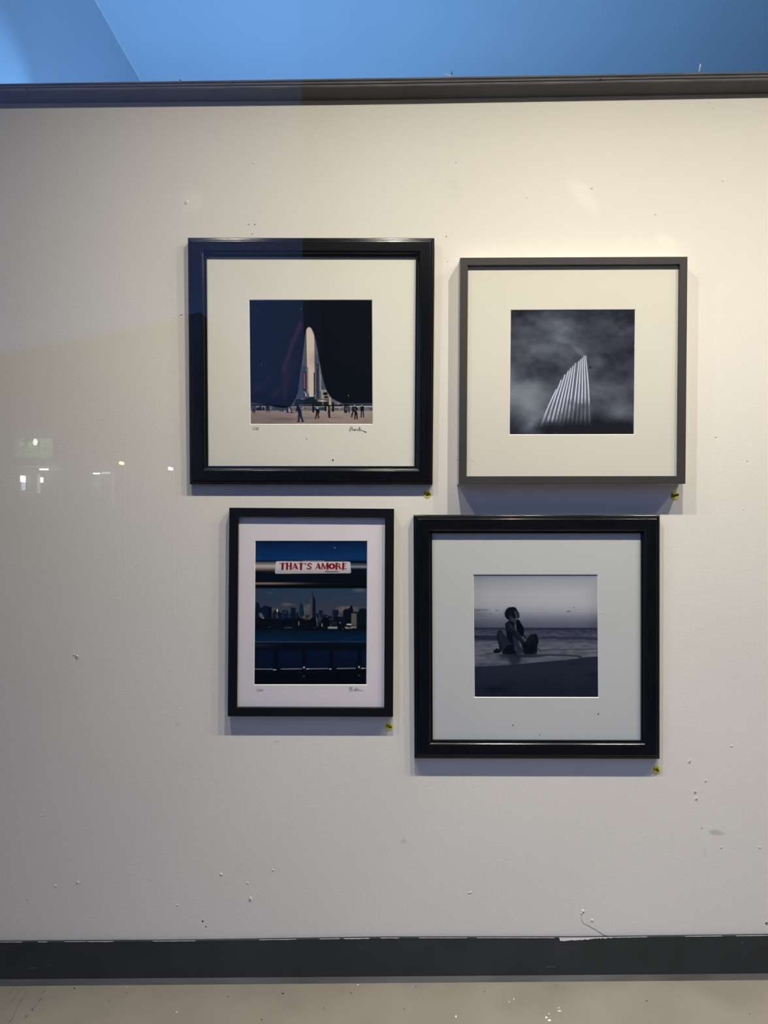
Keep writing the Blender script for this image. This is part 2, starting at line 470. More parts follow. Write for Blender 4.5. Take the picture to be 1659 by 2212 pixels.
# ------------------------------------------------------------------ marks on the wall
def bump_blob(px, py, rx, ry, h, rot=0.0, n=10, rings=4):
    V, F = [], []
    for r in range(rings + 1):
        t = r / rings
        for k in range(n):
            an = 2 * math.pi * k / n
            ex, ey = rx * t * math.cos(an), ry * t * math.sin(an)
            q = U(px + ex * math.cos(rot) - ey * math.sin(rot), py + ex * math.sin(rot) + ey * math.cos(rot))
            V.append(Vector((q.x, -0.0002 - h * math.cos(t * math.pi / 2), q.z)))
    for r in range(rings):
        for k in range(n):
            F.append((r * n + k, (r + 1) * n + k, (r + 1) * n + (k + 1) % n, r * n + (k + 1) % n))
    return V, F
BUMPS = [(1278, 406, 3.2, 3.2, .0016, 0), (403, 437, 5, 6, .0012, .4), (1561, 391, 2.2, 1.4, .0012, .5), (1415, 463, 3, 1.5, .0012, 0),
         (1490, 1643, 1.7, 3.6, .0022, .15), (1525, 1685, 1.6, 1.8, .002, 0), (1502, 1709, 2.8, 1.6, .0022, .5), (1504, 1725, 3, 1.3, .0018, -.5), (1580, 1611, 2.6, 1.2, .0014, 0),
         (541, 1941, 2.4, 4.8, .0024, -.25), (168, 1906, 4.0, 4.4, .0010, 0), (120, 1913, 2.4, 2.0, .0018, 0), (478, 1888, 3.2, 2.0, .0016, .4), (535, 1907, 3, 2.2, .0010, .5), (590, 1879, 3.2, 1.4, .0012, .6),
         (90, 1761, 1.3, 1.3, .0016, 0), (383, 1954, 1.8, 1.2, .0016, 0), (166, 1416, 3.2, 1.8, .0026, .3), (160, 1414, 2.0, 1.4, .0018, .2), (1015, 1928, 6, 1.6, .0010, -.4), (1259, 1968, 5.0, 4.0, .0016, .5), (1256, 1973, 2.2, 4.0, .0014, 0), (1279, 1988, 3.0, 3.4, .0014, 0),
         (392, 679, 4, 1.6, .0016, -.4), (1641, 1830, 3, 1.6, .0012, .5), (1558, 1830, 2.5, 1.2, .0012, 0), (548, 352, 5, 2, .0008, .5), (1532, 222, 3, 1.2, .0008, 0), (1539, 234, 3, 1, .0008, 0), (1546, 943, 2.2, 1.4, .0012, .3), (1614, 995, 1.8, 1.2, .0012, 0), (1606, 1100, 1.6, 1.2, .0010, 0), (44, 743, 1.8, 1.4, .0012, 0)]
for b_ in BUMPS:
    v, f = bump_blob(*b_[:5], rot=b_[5]); mesh('plaster_bump', v, f, M_WALL, W_BACK, smooth=True)
HOLES = [(537, 485, 1.3), (550, 485, 1.3), (545, 505, 1.1), (985, 351, 1.0), (662, 947, 0.0), (165, 1414.5, 1.7), (339, 1646, 0.9), (58, 1944, 1.0), (329, 1482, 0.7), (326, 1902, 0.8), (438, 1990, 2.0), (445, 2002, 1.5), (1516, 1789, 1.1), (967, 565, 0.9), (964, 511, 1.2), (1138, 428, 0.8), (1657, 1995, 3.0), (987, 994, 1.1)]
for px, py, r in HOLES:
    if r > 0:
        v, f = disc(px, py, 0.0, r, r * 0.85, 0.0003, jag=0.5); mesh('nail_hole', v, f, M_HOLE, W_BACK)
# raised edge of torn wallpaper lining near the skirting
tear = [(1262, 1962), (1256, 1972), (1257, 1986), (1261, 1994), (1275, 2001), (1291, 2010), (1305, 2019), (1318, 2023)]
Vt = [U(p[0], p[1], 0.0010) for p in tear] + [U(p[0] - 2.0, p[1] + 1.4, 0.0002) for p in tear]
nt_ = len(tear)
mesh('torn_lining_edge', Vt, [(i, i + 1, i + 1 + nt_, i + nt_) for i in range(nt_ - 1)], M_WALL, W_BACK)
# small white chips of bare plaster; the proud ones paint the bumps' lit tops
for px, py, rx, ry, rot, lift in ((1490, 1642, 1.3, 3.0, .15, .0022), (1525, 1685, 1.3, 1.3, 0, .002), (1502, 1709, 2.3, 1.2, .5, .0022), (1505, 1724, 2.2, .9, -.5, .0018), (168, 1417.5, 2.4, 1.3, .2, .0024), (540, 1939, 1.6, 2.4, -.2, .0024), (170, 1142, 1.5, 2.8, .4, .0002), (177, 1149, 1.2, 1.6, 0, .0002), (282, 1138, 1.6, .9, .7, .0002), (223, 1136, .9, .9, 0, .0002), (82, 1183, 1.1, 1.1, 0, .0002), (1658, 1996, 2.5, 1.0, 0, .0004), (205, 1046.5, .9, .9, 0, .0002), (1250, 1102, 1, 1, 0, .0002), (1019, 1071, 1.2, 1.2, 0, .0002), (1006, 1073, .9, .9, 0, .0002), (662, 1592, .8, 1.2, 0, .0002)):
    v, f = disc(px, py, lift, rx, ry, 0.0003, jag=0.5, rot=rot); mesh('chip_and_lit_top', v, f, M_WHITE, W_BACK)
# floor wear: tiny flecks, chips and grain cracks
def floor_pt(px, py):
    dx, dy = (px - CX), (CY - py)
    rx, rz = dx * CR + dy * SR, -dx * SR + dy * CR
    s = (0.0003 - ZE) / rz
    return Vector((rx * s, -DIST + FPX * s, 0.0004))
def floor_fleck(px, py, rx, ry, material, name):
    V = []
    for k in range(7):
        an = 2 * math.pi * k / 7; r = 0.7 + 0.6 * random.random()
        V.append(floor_pt(px + rx * r * math.cos(an), py + ry * r * math.sin(an)))
    mesh(name, V, [tuple(reversed(range(7)))], material, FLOOR)
for px, py, r in ((161, 2135, 2), (274, 2145, 1.2), (237, 2163, 1.2), (492, 2153, 1.4), (611, 2146, 2.2), (758, 2145, 1.7), (898, 2131, 1.4), (1201, 2129, 1.2), (1397, 2162, 1.8), (873, 2180, 1.2), (70, 2181, 1.6), (56, 2195, 1.4), (95, 2142, 1.2), (700, 2178, 1.3), (565, 2202, 1.6), (1047, 2142, 1.2), (1620, 2190, 1.2)):
    floor_fleck(px, py, r, r * .8, M_HOLE, 'dark_fleck')
for px, py, rx, ry in ((382, 2186, 1.6, 1.6), (1180, 2198, 2.2, 2.4), (1187, 2204, 4, 2.4), (1209, 2184, 5, 1.2), (1207, 2177, 3, .9), (1186, 2190, 1.5, 1.2), (1110, 2158, 2, .9), (985, 2196, 1.3, 2.6), (773, 2127, 1.6, 1.2), (1100, 2164, 1.1, 1.1), (274, 2132, 1.0, 1.0)):
    floor_fleck(px, py, rx, ry, M_WHITE, 'white_fleck')
def floor_line(pts, w, material, name):
    V = []
    for p in pts: V += [floor_pt(p[0] - w, p[1]), floor_pt(p[0] + w, p[1])]
    mesh(name, V, [(i * 2, i * 2 + 1, i * 2 + 3, i * 2 + 2) for i in range(len(pts) - 1)], material, FLOOR)
M_CRACK = mat('dark_floor_grain', (0.10, 0.095, 0.08), 0.8, 0.2)
M_PALE = mat('pale_floor_scratch', (0.36, 0.35, 0.30), 0.8, 0.2)
for pts, w in (([(90, 2155), (84, 2163)], 0.9), ([(80, 2169), (74, 2176), (66, 2183)], 0.5), ([(62, 2191), (52, 2202)], 0.5), ([(52, 2132), (38, 2148), (20, 2168)], 0.35), ([(60, 2140), (40, 2170), (28, 2195)], 0.35), ([(34, 2130), (12, 2154)], 0.4), ([(30, 2196), (20, 2210)], 0.6)):
    floor_line(pts, w, M_CRACK, 'grain_crack')
floor_line([(103, 2141), (99, 2146), (95, 2151)], 0.6, M_PALE, 'pale_scratch')

# ------------------------------------------------------------------ debris on the ledge and ceiling flecks
wire_mat = mat('white_plastic_tie', (0.85, 0.9, 0.9), 0.4, 0.4, noise=(200, 0.03))
steel = mat('dark_steel_nail', (0.03, 0.035, 0.05), 0.4, 0.5, metallic=0.6)
def on_ledge(name, pts, r, material, label, cat, d=0.030):
    v, f = tube([U(p[0], p[1], d) for p in pts], r, 7)
    return tag(mesh(name, v, f, material, smooth=True), label, cat)
on_ledge('plastic_tie', [(958, 162), (964, 161.4), (970, 162.4), (974.5, 163.8), (977, 166)], 0.00095, wire_mat, 'short curled white plastic tie lying on the plywood ledge', 'cable tie')
on_ledge('nail', [(975.6, 166.8), (975.8, 155)], 0.0008, steel, 'dark nail standing on the ledge beside the curled white tie', 'nail')
on_ledge('nail', [(389.5, 175.5), (389.5, 171.5)], 0.0009, steel, 'tiny black nail stub on the ledge above the wide black framed tower picture', 'nail')
on_ledge('plastic_pin', [(1510, 156.2), (1513, 138.5)], [0.0009, 0.0012], wire_mat, 'thin white pin standing upright on the right end of the ledge', 'pin')
def ceil_pt(px, py, drop):
    dx, dy = (px - CX), (CY - py)
    rx, rz = dx * CR + dy * SR, -dx * SR + dy * CR
    s = (H_CEIL - drop - ZE) / rz
    return Vector((rx * s, -DIST + FPX * s, H_CEIL - drop))
for px, py, r in ((1170, 137, 1.7), (939, 132, 1.1), (808, 8, 1.3), (1136, 151, 0.9), (1545, 120, 0.8)):
    V = [ceil_pt(px + r * math.cos(k), py + r * math.sin(k), 0.0006) for k in np.linspace(0, 2 * math.pi, 9)[:-1]]
    mesh('white_speck', V, [tuple(range(8))], M_WHITE, CEIL)  # stand-ins for white specks on the window glass

# ------------------------------------------------------------------ raster canvas for the four photographic prints
def sstep(a, b, x):
    t = np.clip((x - a) / (b - a + 1e-9), 0, 1)
    return t * t * (3 - 2 * t)
class Canvas:
    """paints a picture numerically; coordinates are those of a working sketch (ox, oy, scale) in photo pixels"""
    def __init__(s, x0, y0, x1, y1, res):
        s.x0, s.y0, s.res = x0, y0, res
        s.w, s.h = int(round((x1 - x0) * res)) + 1, int(round((y1 - y0) * res)) + 1
        s.a = np.zeros((s.h, s.w, 3)); s.o = (x0, y0, 1.0)
        s.X, s.Y = np.meshgrid(np.arange(s.w, dtype=float), np.arange(s.h, dtype=float))
    def frame(s, ox, oy, sc): s.o = (ox, oy, sc)
    def c(s, p):
        return ((s.o[0] + p[0] / s.o[2] - s.x0) * s.res, (s.o[1] + p[1] / s.o[2] - s.y0) * s.res)
    def k(s): return s.res / s.o[2]
    def gx(s): return (s.X / s.res + s.x0 - s.o[0]) * s.o[2]
    def gy(s): return (s.Y / s.res + s.y0 - s.o[1]) * s.o[2]
    def put(s, m, col, alpha=1.0):
        m = np.clip(m, 0, 1)[..., None] * alpha
        s.a = s.a * (1 - m) + np.asarray(col, float) * m
    def poly(s, pts, col, alpha=1.0, soft=0.7):
        P = np.array([s.c(p) for p in pts])
        d = np.full(s.X.shape, 1e9); ins = np.zeros(s.X.shape, bool)
        n = len(P); pad = soft + 2
        i0, i1 = int(max(0, P[:, 0].min() - pad)), int(min(s.w, P[:, 0].max() + pad + 1))
        j0, j1 = int(max(0, P[:, 1].min() - pad)), int(min(s.h, P[:, 1].max() + pad + 1))
        if i1 <= i0 or j1 <= j0: return
        X, Y = s.X[j0:j1, i0:i1], s.Y[j0:j1, i0:i1]
        d = np.full(X.shape, 1e9); ins = np.zeros(X.shape, bool)
        for a, b in zip(P, np.roll(P, -1, 0)):
            e = b - a; L = e @ e + 1e-12
            t = np.clip(((X - a[0]) * e[0] + (Y - a[1]) * e[1]) / L, 0, 1)
            d = np.minimum(d, np.hypot(X - a[0] - t * e[0], Y - a[1] - t * e[1]))
            cr = (a[1] > Y) != (b[1] > Y)
            with np.errstate(divide='ignore', invalid='ignore'):
                xi = (b[0] - a[0]) * (Y - a[1]) / (b[1] - a[1]) + a[0]
            ins ^= cr & (X < xi)
        sd = np.where(ins, d, -d)
        m = np.zeros(s.X.shape); m[j0:j1, i0:i1] = np.clip(sd / (2 * max(soft, 0.5)) + 0.5, 0, 1)
        s.put(m, col, alpha)
    def rect(s, x0, y0, x1, y1, col, alpha=1.0, soft=0.5):
        s.poly([(x0, y0), (x1, y0), (x1, y1), (x0, y1)], col, alpha, soft)
    def ell(s, x, y, rx, ry, col, alpha=1.0, soft=0.3, rot=0.0):
        cx, cy = s.c((x, y)); k = s.k()
        dx, dy = s.X - cx, s.Y - cy
        u = (dx * math.cos(rot) + dy * math.sin(rot)) / (rx * k); v = (-dx * math.sin(rot) + dy * math.cos(rot)) / (ry * k)
        r = np.hypot(u, v)
        s.put(1 - sstep(1 - soft, 1 + soft, r), col, alpha)
    def line(s, pts, w, col, alpha=1.0, soft=0.6, w2=None):
        P = [np.array(s.c(p)) for p in pts]; k = s.k()
        m = np.zeros(s.X.shape)
        N = max(1, len(P) - 1)
        for i, (a, b) in enumerate(zip(P[:-1], P[1:])):
            e = b - a; L = e @ e + 1e-12
            t = np.clip(((s.X - a[0]) * e[0] + (s.Y - a[1]) * e[1]) / L, 0, 1)
            d = np.hypot(s.X - a[0] - t * e[0], s.Y - a[1] - t * e[1])
            ww = w if w2 is None else w + (w2 - w) * ((i + t) / N)
            m = np.maximum(m, np.clip((ww * k / 2 - d) / (2 * soft) + 0.5, 0, 1))
        s.put(m, col, alpha)
    def vgrad(s, stops):
        y = s.gy(); ys = [p[0] for p in stops]
        for ch in range(3):
            s.a[..., ch] = np.interp(y, ys, [p[1][ch] for p in stops])
    def band(s, y0, y1, stops, x0=-1e9, x1=1e9):
        y, x = s.gy(), s.gx()
        m = sstep(y0 - 3, y0 + 3, y) * (1 - sstep(y1 - 3, y1 + 3, y)) * (x >= x0) * (x <= x1)
        ys = [p[0] for p in stops]
        col = np.stack([np.interp(y, ys, [p[1][ch] for p in stops]) for ch in range(3)], -1)
        s.a = s.a * (1 - m[..., None]) + col * m[..., None]
    def noise(s, sx, sy, seed, octaves=3):
        rng = np.random.RandomState(seed); out = np.zeros(s.X.shape); amp, tot = 1.0, 0.0
        for o in range(octaves):
            gw, gh = int(s.w / (sx * s.res)) + 4, int(s.h / (sy * s.res)) + 4
            g = rng.rand(gh, gw) * 2 - 1
            u, v = s.X / (sx * s.res), s.Y / (sy * s.res)
            i, j = u.astype(int), v.astype(int); fu, fv = u - i, v - j
            fu, fv = fu * fu * (3 - 2 * fu), fv * fv * (3 - 2 * fv)
            out += amp * (g[j, i] * (1 - fu) * (1 - fv) + g[j, i + 1] * fu * (1 - fv) + g[j + 1, i] * (1 - fu) * fv + g[j + 1, i + 1] * fu * fv)
            tot += amp; amp *= 0.55; sx, sy = max(sx / 2, 0.8), max(sy / 2, 0.8)
        return out / tot
    def blur(s, r):
        n = int(r * 3) + 1
        kx = np.exp(-0.5 * (np.arange(-n, n + 1) / r) ** 2); kx /= kx.sum()
        for ax in (0, 1):
            p = np.pad(s.a, [(n, n) if i == ax else (0, 0) for i in range(3)], mode='edge')
            s.a = sum(w * np.take(p, range(i, i + s.a.shape[ax]), axis=ax) for i, w in enumerate(kx))

def picture_tower():
    c = Canvas(537.2, 647.2, 805.2, 917.0, 1.25)
    A = (530, 640, 5.82); T = (620, 690, 9.617); L = (535, 860, 11.44); R = (670, 860, 11.85)
    c.frame(*A)
    # plaza, low wall and people behind the arch
    c.vgrad([(0, (80, 84, 92)), (1290, (88, 92, 98)), (1330, (60, 66, 76)), (1425, (96, 96, 96)), (1432, (172, 154, 136)), (1500, (158, 140, 124)), (1612, (150, 132, 116))])
    g = c.noise(14, 3.5, 3); y = c.gy(); x = c.gx()
    gm = sstep(1428, 1440, y)
    c.a += (g * 9 * gm)[..., None]
    c.a -= (gm * (1 - sstep(200, 900, x)) * 14)[..., None] * np.array([1.0, 1.0, 0.5])
    c.ell(470, 1540, 150, 18, (104, 92, 92), 0.6, 0.6); c.ell(760, 1525, 120, 10, (110, 96, 90), 0.5, 0.6); c.ell(1130, 1520, 120, 9, (112, 98, 88), 0.4, 0.6)
    c.rect(42, 1360, 1606, 1372, (16, 20, 28), 1, 1)
    c.rect(560, 1374, 1606, 1388, (196, 186, 170)); c.rect(560, 1388, 1606, 1428, (112, 110, 108))
    c.rect(42, 1372, 560, 1428, (70, 80, 96)); c.rect(700, 1388, 770, 1425, (134, 128, 122)); c.rect(840, 1390, 1010, 1428, (46, 66, 82)); c.ell(746, 1404, 11, 11, (40, 44, 48))
    c.rect(1110, 1390, 1190, 1428, (150, 146, 140), 0.6); c.rect(42, 1426, 1606, 1434, (58, 56, 54), 0.6)
    c.frame(*L)
    c.rect(185, 185, 430, 275, (160, 156, 156), 0.75); c.ell(370, 250, 34, 34, (26, 34, 52)); c.ell(245, 250, 60, 30, (30, 38, 56)); c.rect(190, 262, 330, 290, (36, 42, 56)); c.rect(520, 195, 590, 275, (136, 130, 130), 0.7); c.rect(600, 200, 800, 285, (52, 72, 100), 0.8)
    c.rect(275, 190, 320, 290, (20, 30, 52))
    c.poly([(95, 200), (165, 200), (170, 300), (95, 300)], (60, 72, 100)); c.line([(110, 280), (108, 345)], 26, (18, 22, 34)); c.line([(145, 280), (152, 345)], 26, (18, 22, 34))
    c.poly([(430, 180), (510, 180), (515, 280), (435, 280)], (28, 38, 58)); c.line([(460, 270), (460, 330)], 18, (24, 28, 44)); c.line([(490, 260), (515, 330)], 18, (24, 28, 44))
    c.poly([(770, 325), (790, 280), (808, 325)], (12, 14, 24)); c.poly([(828, 325), (848, 260), (868, 325)], (12, 14, 24))
    c.poly([(945, 345), (1000, 215), (1075, 345)], (172, 164, 164)); c.poly([(940, 345), (950, 250), (990, 220), (985, 345)], (26, 40, 74)); c.line([(1035, 220), (1070, 345)], 30, (86, 34, 46)); c.line([(945, 348), (1130, 348)], 14, (34, 26, 34))
    # city seen through the arch
    c.frame(*T)
    c.poly([(440, 140), (370, 300), (300, 900), (200, 1560), (100, 1760), (1154, 1760), (1000, 1640), (760, 1300), (640, 760), (560, 300)], (92, 96, 104))
    c.poly([(250, 1300), (300, 960), (400, 960), (400, 1640), (200, 1640)], (60, 72, 90))
    for xx in (335, 350, 365, 380): c.line([(xx, 420), (xx - 10, 960)], 5, (62, 68, 80), 0.8)
    c.poly([(405, 200), (445, 165), (490, 180), (530, 250), (555, 315), (567, 390), (567, 1090), (552, 1140), (548, 1400), (540, 1605), (455, 1605), (432, 1480), (432, 985), (405, 985), (398, 500), (396, 240)], (216, 194, 168))
    c.poly([(470, 170), (500, 185), (560, 330), (560, 420), (500, 300)], (208, 190, 170), 0.6)
    c.line([(393, 240), (399, 960)], 8, (40, 40, 52)); c.line([(574, 380), (574, 1100)], 10, (60, 56, 52)); c.rect(405, 985, 432, 1530, (140, 134, 132)); c.rect(372, 960, 404, 1500, (72, 76, 90))
    c.rect(318, 1090, 388, 1470, (34, 36, 60)); c.rect(335, 1112, 366, 1440, (168, 88, 80))
    for yy in range(1140, 1440, 32): c.line([(335, yy), (366, yy)], 5, (96, 50, 60))
    c.poly([(350, 1500), (390, 1530), (392, 1595), (362, 1590)], (200, 196, 190)); c.poly([(335, 1520), (362, 1520), (365, 1600), (340, 1600)], (50, 30, 40)); c.ell(300, 1652, 12, 10, (210, 200, 190)); c.ell(345, 1505, 12, 8, (180, 170, 168))
    c.rect(578, 420, 600, 1640, (104, 100, 96)); c.rect(600, 900, 662, 1640, (52, 60, 74)); c.poly([(605, 620), (630, 680), (660, 900), (600, 900)], (80, 96, 116)); c.ell(640, 905, 22, 22, (150, 160, 168), 0.7); c.ell(634, 915, 10, 12, (30, 40, 54)); c.ell(620, 1000, 14, 16, (120, 132, 142), 0.7); c.ell(678, 1080, 10, 14, (160, 164, 160), 0.7); c.ell(617, 695, 8, 14, (150, 170, 190), 0.7)
    c.line([(620, 1000), (620, 1640)], 16, (34, 40, 52)); c.rect(664, 930, 680, 1480, (140, 136, 128)); c.rect(680, 1140, 702, 1500, (150, 138, 122)); c.rect(545, 1100, 572, 1620, (48, 50, 50)); c.poly([(712, 1180), (760, 1380), (790, 1450), (706, 1450)], (72, 88, 102))
    c.poly([(700, 1455), (800, 1460), (870, 1590), (860, 1640), (700, 1645)], (172, 156, 136)); c.rect(742, 1508, 830, 1568, (20, 26, 30)); c.rect(762, 1585, 840, 1632, (24, 28, 32)); c.line([(700, 1576), (850, 1576)], 8, (190, 176, 156)); c.line([(735, 1460), (735, 1640)], 6, (120, 110, 100))
    c.poly([(180, 1640), (330, 1660), (450, 1610), (540, 1600), (620, 1680), (700, 1690), (840, 1690), (850, 1775), (120, 1775)], (24, 36, 40)); c.ell(330, 1640, 40, 18, (90, 100, 110), 0.5); c.ell(570, 1610, 12, 50, (86, 130, 110), 0.7); c.ell(572, 1570, 12, 10, (190, 200, 190), 0.8)
    c.poly([(600, 1692), (720, 1664), (840, 1698), (720, 1706)], (200, 190, 172)); c.rect(722, 1700, 740, 1770, (150, 140, 130)); c.rect(845, 1600, 866, 1780, (120, 66, 58), 0.7); c.rect(862, 1608, 902, 1790, (204, 180, 150)); c.poly([(905, 1640), (1010, 1690), (1080, 1720), (1080, 1765), (905, 1765)], (110, 112, 112)); c.rect(1030, 1715, 1080, 1765, (160, 156, 146), 0.7)
    c.rect(60, 1775, 1154, 1800, (18, 22, 28)); c.line([(60, 1770), (560, 1770)], 7, (190, 190, 186), 0.7)
    c.rect(900, 1800, 1154, 1820, (198, 188, 170))
    # the great dark mirrored mass on both sides of the arch
    def t2a(p): return (523.8 + 0.6052 * p[0], 291 + 0.6052 * p[1])
    left = [t2a(p) for p in [(440, 150), (410, 190), (385, 260), (368, 360), (348, 530), (328, 700), (302, 940), (268, 1110), (244, 1300), (222, 1480), (186, 1600), (140, 1690), (80, 1768)]]
    right = [t2a(p) for p in [(455, 148), (490, 165), (520, 205), (552, 285), (582, 400), (622, 590), (652, 780), (690, 990), (722, 1180), (772, 1370), (832, 1510), (922, 1630), (1032, 1692), (1150, 1738)]]
    c.frame(*A)
    dark = (11, 15, 23)
    c.poly([(30, 30), (793, 30)] + left + [(556, 1376), (520, 1396), (470, 1402), (370, 1384), (200, 1348), (30, 1322)], dark, 1, 0.9)
    c.poly([(770, 30), (1620, 30), (1620, 1340), (1290, 1342)] + right[::-1] + [(785, 388), (770, 380)], dark, 1, 0.9)
    c.line(left[1:-3], 5, (70, 84, 104), 0.35); c.line(right[1:-2], 4, (90, 104, 116), 0.35)
    y, x = c.gy(), c.gx()
    # warm streaks mirrored in the left mass
    for st, w, al, col in (([(690, 360), (640, 480), (585, 590), (545, 740), (495, 850), (470, 940)], 44, .9, (66, 36, 50)), ([(700, 330), (660, 440)], 20, .6, (56, 34, 48)), ([(520, 900), (515, 1060), (480, 1290)], 46, .75, (46, 27, 42)), ([(640, 800), (570, 940), (520, 1080)], 80, .5, (38, 25, 42)), ([(430, 1150), (370, 1230), (330, 1262)], 44, .75, (52, 29, 40)), ([(290, 1040), (170, 1130), (90, 1180)], 50, .6, (46, 28, 40)), ([(470, 940), (460, 1040), (490, 1180)], 36, .6, (48, 28, 42))):
        c.line(st, w, col, al, 6)
    c.ell(1280, 1100, 220, 200, (8, 19, 26), .5, .7); c.ell(1200, 800, 300, 120, (9, 18, 27), .4, .7)
    c.poly([(60, 1230), (300, 1250), (480, 1310), (470, 1400), (60, 1322)], (9, 13, 24), .5, 4)
    for px, py, r in ((195, 858, 6), (700, 160, 6), (1290, 1243, 6), (1550, 520, 4)): c.ell(px, py, r, r * (1.8 if px == 1290 else 1), (150, 160, 170), .8, .5)
    # people in front
    c.frame(*L)
    nv = (20, 28, 44)
    c.ell(1190, 165, 36, 24, (16, 20, 34)); c.poly([(1200, 180), (1250, 190), (1300, 300), (1310, 340), (1225, 350), (1195, 260)], nv); c.line([(1205, 210), (1178, 335)], 24, nv)
    c.line([(1258, 330), (1240, 565)], 56, (30, 42, 60), 1, .6, 40); c.line([(1285, 330), (1300, 450), (1345, 560)], 56, (28, 38, 56), 1, .6, 40); c.ell(1225, 572, 40, 10, (12, 14, 22)); c.ell(1335, 572, 42, 10, (12, 14, 22)); c.ell(1295, 190, 28, 42, (90, 70, 82))
    c.line([(1605, 140), (1600, 260), (1605, 330)], 40, (16, 24, 34))
    c.frame(*R)
    bk = (14, 18, 24)
    c.line([(65, 150), (60, 250), (50, 320), (72, 340)], 34, bk)
    c.ell(168, 250, 26, 24, (206, 200, 194)); c.poly([(130, 270), (190, 265), (225, 330), (220, 375), (135, 380)], bk); c.line([(150, 370), (122, 515)], 34, (70, 26, 28)); c.line([(150, 370), (140, 440)], 30, bk); c.line([(180, 370), (198, 498)], 30, bk)
    c.poly([(415, 205), (452, 200), (450, 335), (412, 330)], (196, 156, 106)); c.ell(466, 185, 18, 22, bk); c.poly([(448, 200), (488, 205), (492, 350), (440, 350)], (30, 22, 24)); c.line([(445, 340), (468, 480)], 24, bk); c.line([(478, 340), (482, 480)], 26, bk); c.line([(490, 230), (512, 330)], 18, (150, 110, 88)); c.ell(475, 486, 28, 8, bk)
    c.line([(572, 120), (570, 320)], 50, bk); c.line([(375, 190), (375, 310)], 44, (18, 24, 34)); c.rect(620, 235, 700, 300, (110, 108, 104), .6); c.line([(635, 250), (635, 290)], 14, bk); c.line([(688, 250), (688, 290)], 16, bk)
    for a_, b_, w, col in (((880, 160), (880, 350), 46, bk), ((925, 160), (920, 350), 34, bk), ((965, 160), (985, 350), 30, bk), ((905, 230), (900, 300), 20, (130, 130, 140)), ((950, 230), (955, 320), 18, (120, 120, 132))): c.line([a_, b_], w, col)
    c.ell(1125, 180, 15, 18, (196, 186, 176)); c.poly([(1060, 215), (1150, 200), (1215, 275), (1170, 330), (1060, 330)], bk); c.line([(1085, 320), (1045, 470)], 30, bk); c.line([(1120, 220), (1122, 290)], 22, (74, 80, 90)); c.line([(1135, 270), (1185, 320)], 6, (170, 170, 168))
    c.ell(1140, 345, 26, 22, bk); c.poly([(1120, 345), (1185, 340), (1200, 420), (1120, 425)], (18, 28, 30)); c.line([(1140, 420), (1132, 518)], 30, bk); c.line([(1180, 420), (1190, 518)], 30, bk)
    c.ell(1310, 180, 16, 18, (180, 172, 166)); c.poly([(1270, 210), (1330, 195), (1362, 215), (1360, 325), (1275, 325)], bk); c.line([(1298, 320), (1292, 475)], 28, bk); c.line([(1342, 320), (1355, 475)], 28, bk)
    c.rect(1370, 225, 1590, 320, (120, 116, 112), .5); c.ell(1520, 250, 30, 10, (30, 36, 36)); c.ell(1560, 280, 26, 20, (36, 40, 42))
    c.frame(*A)
    c.rect(42, 1604, 1606, 1614, (90, 78, 72), .5)
    return c, (228, 222, 206)

